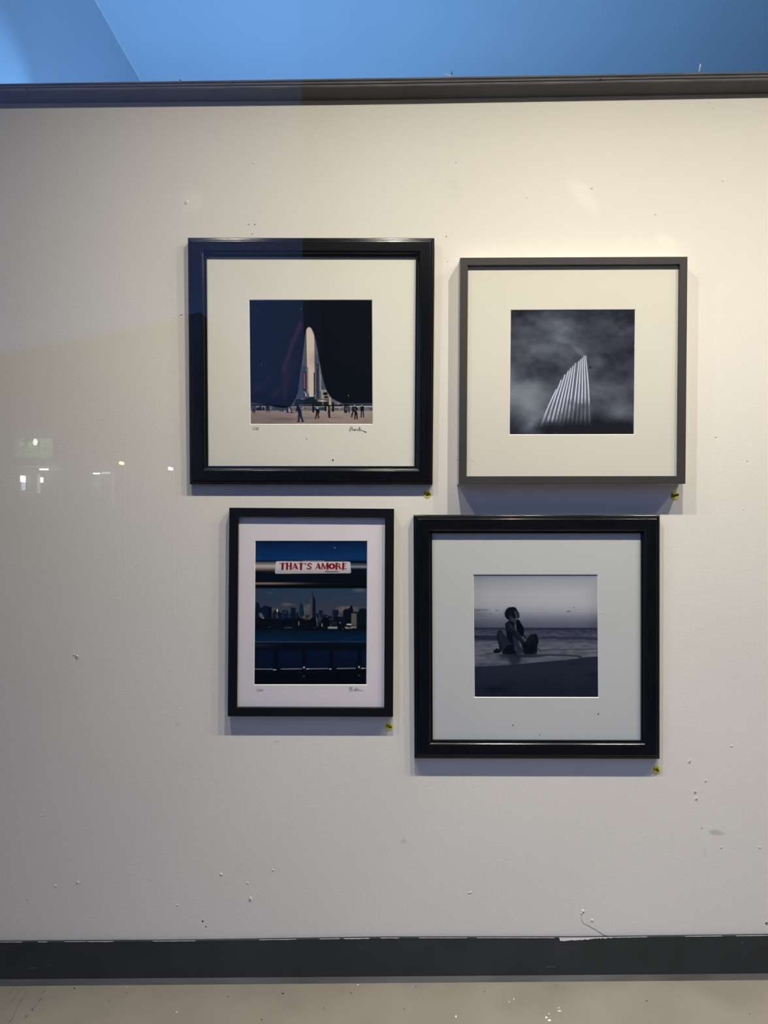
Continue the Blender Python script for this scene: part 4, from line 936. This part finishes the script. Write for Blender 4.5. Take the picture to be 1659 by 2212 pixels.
def framed_picture(name, label, corners, dt, db, back, profile, inner_t, mat_h, win, painter, mats, paper, group):
    """corners: outer front corners TL TR BR BL in photo pixels; dt/db: front distance from the wall at top/bottom;
    profile: (inset mm, depth below the front mm) from the outside in"""
    ytop = (corners[0][1] + corners[1][1]) / 2; ybot = (corners[2][1] + corners[3][1]) / 2
    dist = lambda y: dt + (db - dt) * (y - ytop) / (ybot - ytop)
    C = [U(p[0], p[1], dist(p[1])) for p in corners]
    base = (C[2] + C[3]) / 2; base.y = 0
    root = thing(name, label, 'framed picture', base, group)
    def inset(i, t, h):
        a = (C[(i + 1) % 4] - C[i]).normalized(); b = (C[(i - 1) % 4] - C[i]).normalized()
        p = C[i] + (a + b) * (t / 1000.0)
        return Vector((p.x, min(p.y + h / 1000.0, -0.0004), p.z))
    n = len(profile)
    for i in range(4):
        j = (i + 1) % 4
        V = [inset(i, t, h) for t, h in profile] + [inset(j, t, h) for t, h in profile]
        F = [(k, k + 1, k + 1 + n, k + n) for k in range(n - 1)]
        F.append((n - 1, 0, n, 2 * n - 1))
        F += [tuple(range(n)), tuple(reversed(range(n, 2 * n)))]
        mesh('frame_rail', V, F, mats['rail_h'] if i in (0, 2) else mats['rail_v'], root)
    if 'side' in mats:
        for i in range(4):
            j = (i + 1) % 4
            V = [inset(i, -0.35, 3.0), inset(j, -0.35, 3.0), inset(j, -0.35, back), inset(i, -0.35, back)]
            V += [inset(i, 0.2, 3.0), inset(j, 0.2, 3.0), inset(j, 0.2, back), inset(i, 0.2, back)]
            mesh('side_veneer', V, [(0, 1, 2, 3), (7, 6, 5, 4), (0, 4, 5, 1), (2, 6, 7, 3), (1, 5, 6, 2), (0, 3, 7, 4)], mats['side'], root)
    t_in = inner_t
    # mat board with a bevelled window
    mo = [inset(i, t_in - 3.0, mat_h) for i in range(4)]
    d_mat = lambda y: dist(y) - mat_h / 1000.0
    wi = [U(p[0], p[1], d_mat(p[1])) for p in win]
    bev = 0.0013
    wc = []
    for i in range(4):
        a = (wi[(i + 1) % 4] - wi[i]).normalized(); b = (wi[(i - 1) % 4] - wi[i]).normalized()
        p = wi[i] + (a + b) * bev; wc.append(Vector((p.x, p.y + 0.0016, p.z)))
    V = mo + wi
    F = [(i, i + 4, (i + 1) % 4 + 4, (i + 1) % 4) for i in range(4)]
    mb = mesh('mat_board', V, F, mats['mat'], root)
    mesh('bevel_edge', wi + wc, F, M_CORE, mb)
    c, white = painter()
    d_print = lambda y: dist(y) - mat_h / 1000.0 - 0.0018
    ex = 0.6
    q = [(win[0][0] - ex, win[0][1] - ex), (win[1][0] + ex, win[1][1] - ex), (win[2][0] + ex, win[2][1] + ex), (win[3][0] - ex, win[3][1] + ex)]
    make_print(c, white, q, d_print, root, 'photographic_print', paper)
    g = [inset(i, t_in - 2.0, mat_h - 1.5) for i in range(4)]
    mesh('glazing', g, [(3, 2, 1, 0)], M_GLAZE, root)
    bk = [inset(i, 3.0, back - 1.5) for i in range(4)]
    mesh('backing_board', bk, [(3, 2, 1, 0)], M_BACK, root)
    return root, mb, d_mat

def arc(t0, h0, t1, h1, bulge, n=6):
    """rounded moulding between two profile points; bulge pushes it out (mm)"""
    dx, dy = t1 - t0, h1 - h0; L = math.hypot(dx, dy); nx, ny = dy / L, -dx / L
    return [(t0 + dx * k / n + nx * bulge * math.sin(math.pi * k / n), h0 + dy * k / n + ny * bulge * math.sin(math.pi * k / n)) for k in range(n + 1)]
P_WIDE = [(0, 18.5), (0, 6.6)] + arc(0.2, 6.2, 2.6, 4.4, 0.5) + [(3.0, 4.6)] + arc(3.2, 3.9, 6.2, 1.9, 0.7) + [(6.8, 2.4), (7.4, 2.3)] + arc(7.6, 1.6, 9.8, 0.0, 0.4) + [(27.6, 0.0)] + arc(28.0, 0.2, 33.2, 4.2, 0.9) + [(33.5, 5.6), (37.5, 6.2), (37.5, 14.0), (30, 18.5)]
P_THIN2 = [(0, 35.0), (0, 0.6), (0.5, 0.0), (14.9, 0.0), (15.3, 0.4), (15.3, 12.0), (12, 35.0)]
P_THIN3 = [(0, 17.2), (0, 0.6), (0.5, 0.0), (17.8, 0.0), (18.2, 0.4), (18.2, 11.5), (14, 17.2)]
M_PALESIDE = mat('pale_unpainted_frame_side', (0.66, 0.58, 0.55), 0.6, 0.3, noise=(20, 0.05))
WOOD = dict(rail_h=M_BLACKWOOD_H, rail_v=M_BLACKWOOD)
GRP = 'framed photographs on the cream wall'
f1, mat1, dm1 = framed_picture('framed_picture', 'wide black wood frame around a colour print of a tower seen through a dark arch',
    [(404, 511), (939, 511.8), (934.9, 1046.6), (408.2, 1046)], 0.0245, 0.0187, 18.5, P_WIDE, 37.5, 11.6,
    [(537.2, 647.2), (804.6, 647.2), (805.8, 917), (540, 917)], picture_tower, dict(WOOD, mat=M_MAT_WARM), 0.74, GRP)
f2, mat2, dm2 = framed_picture('framed_picture', 'thin charcoal grey frame around a monochrome print of white ribs against storm clouds',
    [(994.3, 556.5), (1485.4, 554.3), (1480.9, 1044.6), (991.2, 1045.3)], 0.0365, 0.0358, 35.0, P_THIN2, 15.3, 8.4,
    [(1102.6, 669), (1373.2, 668), (1370.6, 939), (1100, 939.5)], picture_ribs, dict(rail_h=M_GREYFRAME, rail_v=M_GREYFRAME, mat=M_MAT_CREAM, side=M_PALESIDE), 0.74, GRP)
f3, mat3, dm3 = framed_picture('framed_picture', 'narrow upright black frame around a skyline print with a white sticker on a railing',
    [(495.2, 1096.7), (851.3, 1099), (849.1, 1548.7), (491.7, 1547.5)], 0.0190, 0.0176, 17.2, P_THIN3, 18.2, 8.2,
    [(550.4, 1167.8), (794, 1168), (792.4, 1480), (548, 1480)], picture_skyline, dict(rail_h=M_BLACKMATTE, rail_v=M_BLACKMATTE, mat=M_MAT_GREY), 0.70, GRP)
f4, mat4, dm4 = framed_picture('framed_picture', 'wide black wood frame around a monochrome print of a person sitting in the surf',
    [(893.5, 1112), (1427.6, 1112), (1427.3, 1641.8), (895.5, 1640.6)], 0.0215, 0.0187, 18.5, P_WIDE, 37.5, 12.2,
    [(1021.9, 1240.7), (1292, 1240.7), (1293.7, 1507.5), (1024.5, 1507)], picture_beach, dict(WOOD, mat=M_MAT_WHITE), 0.72, GRP)

# pencilled edition numbers and signatures
def crop(strokes, ox, oy, sc): return [[(ox + p[0] / sc, oy + p[1] / sc) for p in s] for s in strokes]
def pencil(strokes, w, parent, d, name, material):
    v, f = ribbon(strokes, w, d, 0.0003); mesh(name, v, f, material, parent)
K = 5.925
pencil(crop([[(66, 48), (69, 80)], [(88, 38), (88, 84)], [(100, 56), (110, 50), (116, 58), (102, 78), (118, 78)], [(140, 50), (127, 51), (125, 62), (136, 64), (136, 76), (122, 79)]], 535, 915, K), 0.75, mat1, dm1(927), 'edition_number', M_PENCIL)
pencil(crop([[(1300, 95), (1308, 50), (1318, 40), (1328, 52), (1314, 74), (1305, 78)], [(1306, 78), (1318, 108)], [(1322, 74), (1334, 78), (1340, 40), (1342, 90), (1354, 70), (1360, 92), (1374, 66), (1370, 92), (1384, 80), (1376, 70)], [(1390, 82), (1404, 72), (1410, 94), (1420, 60), (1432, 40), (1424, 96), (1440, 50), (1438, 92), (1452, 78), (1462, 96), (1470, 84), (1482, 98), (1500, 100), (1520, 110), (1492, 108)]], 535, 915, K), 0.75, mat1, dm1(928), 'signature', M_PENCIL)
K = 6.38
pencil(crop([[(92, 70), (92, 96)], [(112, 56), (112, 112)], [(128, 74), (140, 70), (138, 80), (128, 92), (146, 92)], [(168, 70), (156, 80), (164, 94), (178, 86), (170, 72)]], 540, 1478, K), 0.7, mat3, dm3(1491), 'edition_number', M_PENCIL2)
pencil(crop([[(1372, 106), (1380, 60), (1366, 58), (1376, 40), (1392, 50), (1380, 74)], [(1390, 92), (1408, 36), (1404, 96), (1424, 84)], [(1436, 90), (1436, 66), (1450, 92), (1462, 40), (1462, 94), (1482, 50), (1478, 94), (1500, 70), (1510, 92), (1530, 84), (1560, 94)]], 540, 1478, K), 0.7, mat3, dm3(1492), 'signature', M_PENCIL2)
# small dark specks and pale scratch on the mats
for px, py, r, mb, dm in ((719, 994, 1.6, mat1, dm1), (662, 948, 1.0, mat1, dm1), (1292.5, 1542, 1.2, mat4, dm4), (1108, 1567, 1.2, mat4, dm4), (1166, 1587, 1.0, mat4, dm4)):
    v, f = disc(px, py, dm(py), r, r * 1.3, 0.0003, n=8, jag=.4); mesh('speck', v, f, M_HOLE, mb)
v, f = ribbon([[(1294, 1323), (1302, 1324), (1311, 1325)]], 1.2, dm4(1323), 0.0003); mesh('pale_scratch', v, f, M_CORE, mat4)
v, f = ribbon([[(1010 + 4, 991), (1020, 994), (1027, 1000), (1031, 1004)]], 0.7, dm2(995), 0.0003); mesh('pale_scratch', v, f, M_CORE, mat2)

# ------------------------------------------------------------------ yellow price stickers
def sticker(px, py, r, strokes, w, label, tilt=0.0):
    base = U(px, py + r, 0)
    root = thing('price_sticker', label, 'sticker', base, 'yellow price stickers under the frames')
    n = 28
    a = []; b = []; c0 = []
    for k in range(n):
        an = 2 * math.pi * k / n
        lift = 0.0006 + 0.0012 * max(0, math.sin(an)) * tilt
        a.append(U(px + r * math.cos(an), py + r * math.sin(an), lift + 0.0003)); b.append(U(px + r * math.cos(an), py + r * math.sin(an), lift * 0.3))
    v, f = slab(list(reversed(a)), list(reversed(b)))
    mesh('paper_disc', v, f, M_STICK, root)
    v, f = ribbon(strokes, w, 0.0012 + 0.0006 * tilt, 0.0003)
    mesh('price_writing', v, f, M_INK, root)
def loopo(cx, cy, rx, ry, rot=0.0, n=9):
    return [(cx + rx * math.cos(t) * math.cos(rot) - ry * math.sin(t) * math.sin(rot), cy + rx * math.cos(t) * math.sin(rot) + ry * math.sin(t) * math.cos(rot)) for t in np.linspace(0, 2 * math.pi, n)]
S = 55.3
sticker(923.3, 1067.2, 8.1, crop([[(610, 440), (580, 700)], [(1040, 520), (800, 520), (750, 640), (860, 720), (900, 840), (820, 890), (680, 790)], loopo(1080, 710, 105, 90)], 908, 1055, S), 1.35, 'yellow dot marked 150 at the corner below the tower print')
S = 59.25
sticker(1458.5, 1070.8, 8.6, crop([[(450, 500), (380, 720), (460, 800), (430, 1010)], [(330, 690), (480, 620)], [(340, 960), (450, 860)], [(620, 680), (620, 820), (560, 850)], [(620, 820), (680, 960)], loopo(850, 780, 90, 80), loopo(1120, 690, 100, 75)], 1445, 1057, S), 1.5, 'yellow dot with cramped black figures below the storm cloud print')
S = 55.3
sticker(840.2, 1569.4, 8.1, crop([[(580, 560), (560, 810)], [(890, 640), (740, 650), (730, 720), (810, 800), (800, 880), (690, 890)], loopo(1020, 865, 105, 95)], 825, 1555, S), 1.35, 'yellow dot marked 150 at the corner below the skyline print')
sticker(1419.3, 1662.7, 8.4, crop([[(540, 520), (520, 640), (460, 720)], [(860, 575), (700, 590), (740, 680), (690, 790), (580, 770)], loopo(915, 800, 115, 75, 0.8)], 1405, 1650, S), 1.35, 'yellow dot marked 150 at the corner below the surf print')

# ------------------------------------------------------------------ shop window and the street it mirrors
X0, X1, Z0, Z1 = XL, XR, 0.0, ZE + 0.70
fr = mat('dark_bronze_window_frame', (0.03, 0.028, 0.025), 0.4, 0.5)
wv, wf = [], []
for bx in ((X0 - .06, X0, Z0 - .6, Z1 + .1), (X1, X1 + .06, Z0 - .6, Z1 + .1), (X0, X1, Z1, Z1 + .1), (X0, X1, Z0 - .6, Z0)):
    v, f = box(bx[0], bx[1], GLASS_Y - .04, GLASS_Y + .04, bx[2], bx[3]); k = len(wv)
    wv += v; wf += [tuple(i + k for i in q) for q in f]
win = structure(mesh('window_1', wv, wf, fr))
v, f = box(X0, X1, GLASS_Y - .004, GLASS_Y + .004, Z0, Z1)
mesh('pane', v, f, M_PANE, win)
v, f = box(-14, 14, -30, GLASS_Y - .06, -0.72, -0.62)
structure(mesh('pavement', v, f, mat('grey_asphalt', (0.05, 0.05, 0.055), 0.9, 0.2, noise=(3, 0.2))))

v, f = box(XL, XR, GLASS_Y - .05, GLASS_Y + .05, Z1 + .1, H_CEIL)
structure(mesh('sky_block_header', v, f, M_SIDE2))  # unseen header added above the glass to block the high sky light

def quad_facing(pts): return pts, [(0, 1, 2, 3)]
STREET = 17.5
def sheet(name, px0, py0, px1, py1, depth, material, parent, thick=0.05):
    a = [MR(px0, py0, depth), MR(px1, py0, depth), MR(px1, py1, depth), MR(px0, py1, depth)]
    b = [p + Vector((0, -thick, 0)) for p in a]
    v, f = slab(a, b)
    return mesh(name, v, f, material, parent)
stucco = mat('grey_stucco', (0.20, 0.21, 0.23), 0.9, 0.2, noise=(2, 0.1))
brick = mat('dark_brick', (0.04, 0.04, 0.045), 0.9, 0.2, noise=(5, 0.2))
yf = 2 * GLASS_Y + DIST - STREET
shop = thing('clothing_shop', 'grey shop across the street mirrored in the window with a green lit sign', 'building', (-8, yf, -0.62))
_p = [MR(-700, 905, STREET), MR(-60, 772, STREET), MR(250, 712, STREET), MR(430, 672, STREET), MR(452, 690, STREET)]
_f = [Vector((p.x, yf - .1, p.z)) for p in _p]
_f = _f + [Vector((_f[-1].x, yf - .1, -0.62)), Vector((_f[0].x, yf - .1, -0.62))]
v, f = slab(_f, [p + Vector((0, -4, 0)) for p in _f])
mesh('facade', v, f, stucco, shop)
M_TUBE = emit('white_lamp', (0.92, 0.97, 1.0), 40.0)
M_TUBE2 = emit('bluish_shop_light', (0.75, 0.80, 1.0), 7.0)
M_YEL = emit('yellow_street_lamp', (1.0, 0.88, 0.38), 24.0)
M_DIMW = emit('dim_shop_glow', (0.85, 0.85, 0.9), 2.0)
M_LETTER = mat('dark_green_letters', (0.01, 0.03, 0.015), 0.8, 0.2)
O8 = (20, 930, 14.745)
def P8(x, y): return (O8[0] + x / O8[2], O8[1] + y / O8[2])
def sheet8(name, x0, y0, x1, y1, depth, material):
    a = P8(x0, y0); b = P8(x1, y1)
    return sheet(name, a[0], a[1], b[0], b[1], depth, material, shop)
sg = sheet8('sign_board', 180, 250, 1380, 880, STREET - .06, mat('pale_green_sign_board', (0.50, 0.70, 0.50), 0.9, 0.1, noise=(4, 0.05)))
ld = bpy.data.lights.new('sign_spill', 'POINT'); ld.energy = 26.0; ld.color = (0.72, 1.0, 0.74); ld.shadow_soft_size = 0.0
lo = bpy.data.objects.new('sign_spill', ld); lo.location = MR(*P8(690, 430), STREET - .36); COL.objects.link(lo)
def letter(strokes, w):
    for st in strokes:
        V, F = [], []
        for i, p in enumerate(st):
            q0, q1 = st[max(i - 1, 0)], st[min(i + 1, len(st) - 1)]
            dx, dy = q1[0] - q0[0], q1[1] - q0[1]; L = math.hypot(dx, dy) or 1
            nx, ny = -dy / L * w / 2, dx / L * w / 2
            V += [MR(*P8(p[0] + nx, p[1] + ny), STREET - .10), MR(*P8(p[0] - nx, p[1] - ny), STREET - .10)]
        F = [(2 * i, 2 * i + 2, 2 * i + 3, 2 * i + 1) for i in range(len(st) - 1)]
        mesh('letter_stroke', V, F, M_LETTER, shop)
for sts, w in (([[(545, 380), (455, 650)]], 46), ([[(570, 380), (670, 650)], [(520, 520), (620, 520)], [(420, 655), (530, 655)], [(590, 655), (715, 655)]], 18), ([[(920, 330), (920, 650)]], 46), ([[(850, 655), (980, 655)], [(900, 480), (820, 470), (760, 420), (750, 370), (800, 330), (900, 330)]], 18), ([[(275, 340), (275, 650)]], 44), ([[(1150, 380), (1095, 650)]], 40), ([[(1165, 380), (1265, 650)], [(1120, 520), (1220, 520)]], 16)):
    letter(sts, w)
# smaller second line reading NAL WEAR, mirrored here because it is seen in the glass
def tiny(x, y, ch):
    G = {'R': [[(0, 0), (0, 100)], [(0, 0), (-45, 5), (-50, 45), (0, 52)], [(-20, 52), (-55, 100)]], 'A': [[(0, 100), (-28, 0), (-58, 100)], [(-12, 64), (-46, 64)]], 'E': [[(-50, 0), (0, 0), (0, 100), (-50, 100)], [(0, 50), (-40, 50)]], 'W': [[(0, 0), (-22, 100), (-42, 20), (-62, 100), (-84, 0)]], 'L': [[(0, 0), (0, 100), (-45, 100)]], 'N': [[(0, 100), (0, 0), (-52, 100), (-52, 0)]]}
    return [[(x + p[0], y + p[1]) for p in s] for s in G[ch]]
for x, ch in ((1330, 'N'), (1180, 'A'), (1010, 'L'), (790, 'W'), (640, 'E'), (560, 'A'), (430, 'R')):
    letter(tiny(x, 745, ch), 13)
mesh('sign_lamp_hood', *slab([MR(*P8(*p), STREET - .5) for p in ((430, 360), (760, 360), (760, 300), (720, 240), (500, 240))], [MR(*P8(*p), STREET - .3) for p in ((430, 360), (760, 360), (760, 300), (720, 240), (500, 240))]), mat('grey_lamp_hood', (0.2, 0.2, 0.2), 0.6, 0.3), shop)
v, f = slab([MR(*P8(830 + 75 * math.cos(t), 370 + 105 * math.sin(t)), STREET - .45) for t in np.linspace(0, 2 * math.pi, 17)[:-1]], [MR(*P8(830 + 75 * math.cos(t), 370 + 105 * math.sin(t)), STREET - .35) for t in np.linspace(0, 2 * math.pi, 17)[:-1]])
mesh('sign_lamp', v, f, emit('sign_lamp_bulb', (0.9, 1.0, 0.95), 16.0), shop)
sheet8('strip_light', 970, 1210, 1220, 1258, STREET - .1, M_TUBE)
sheet8('cornice_glow', 420, 1140, 1560, 1165, STREET - .08, M_DIMW)
sheet8('cornice_glow', 1220, 1225, 1600, 1250, STREET - .08, M_DIMW)
sheet8('shop_lamp', 355, 1440, 485, 1640, STREET - .1, M_TUBE)
sheet8('door_glow', 385, 1640, 485, 1900, STREET - .1, M_TUBE2)
sheet8('shop_lamp', 990, 1490, 1050, 1650, STREET - .1, M_TUBE)
sheet8('door_glow', 890, 1385, 960, 1980, STREET - .1, emit('soft_door_light', (0.95, 0.92, 1.0), 2.8))
sheet8('sill_glow', 290, 1965, 740, 1985, STREET - .1, M_DIMW)
sheet('strip_light', 201, 1021.5, 215, 1024, STREET - .1, M_TUBE, shop); sheet('strip_light', 219, 1020, 226, 1023.5, STREET - .1, M_TUBE2, shop); sheet('strip_light', 228, 1019.5, 237, 1023.5, STREET - .1, M_TUBE2, shop)
sheet('door_glow', 203, 1025, 216, 1060, STREET - .1, emit('faint_window', (0.8, 0.85, 1.0), .9), shop); sheet('door_glow', 241, 1018, 245, 1100, STREET - .1, emit('faint_post', (0.8, 0.85, 1.0), .9), shop)
# street lamps
def street_lamp(px, py, rx, ry, depth, material, label):
    c0 = MR(px, py, depth); s = depth / FPX
    root = thing('street_lamp', label, 'lamp', (c0.x, c0.y - .1, -0.62))
    n = 16
    v, f = slab([c0 + Vector((rx * s * math.cos(t), 0.06, ry * s * math.sin(t))) for t in np.linspace(0, 2 * math.pi, n + 1)[:-1]], [c0 + Vector((rx * s * math.cos(t), -.06, ry * s * math.sin(t))) for t in np.linspace(0, 2 * math.pi, n + 1)[:-1]])
    mesh('lamp_globe', v, f, material, root)
    v, f = tube([(c0.x, c0.y - .12, -0.62), (c0.x, c0.y - .12, c0.z)], .025, 8)
    mesh('pole', v, f, brick, root)
street_lamp(262.5, 1000.5, 3.6, 3.6, 14.0, M_YEL, 'warm yellow street lamp mirrored in the window')
street_lamp(368.5, 1012.5, 3.3, 3.4, 12.0, M_TUBE, 'white street lamp mirrored near the tower print')
far = thing('far_building', 'low distant block in the gap between the mirrored shop and the dark brick building', 'building', (MR(550, 900, 25.0).x, MR(550, 900, 25.0).y, -0.62))
_q = [MR(400, 848, 25.0), MR(560, 872, 25.0), MR(720, 886, 25.0)]
_q = _q + [Vector((_q[-1].x, _q[-1].y, -0.62)), Vector((_q[0].x, _q[0].y, -0.62))]
v, f = slab(_q, [p + Vector((0, -3, 0)) for p in _q])
mesh('facade', v, f, stucco, far)
# dark block on the other half of the street: its edge cuts the mirrored dusk sky
yb = 2 * GLASS_Y + DIST - 7.0
blk = thing('brick_building', 'dark unlit brick building across the street hiding the dusk sky', 'building', (4, yb, -0.62))
xe = MR(657, 900, 7.0).x
v, f = box(xe, 9, yb - 4, yb, -0.62, 5.9)
mesh('facade', v, f, brick, blk)
v, f = box(xe - .05, 9, yb - 4, yb + .1, 5.9, 6.1)
mesh('parapet', v, f, brick, blk)

# helper keys are not part of the scene
for o in bpy.data.objects:
    if '_loc' in o: del o['_loc']
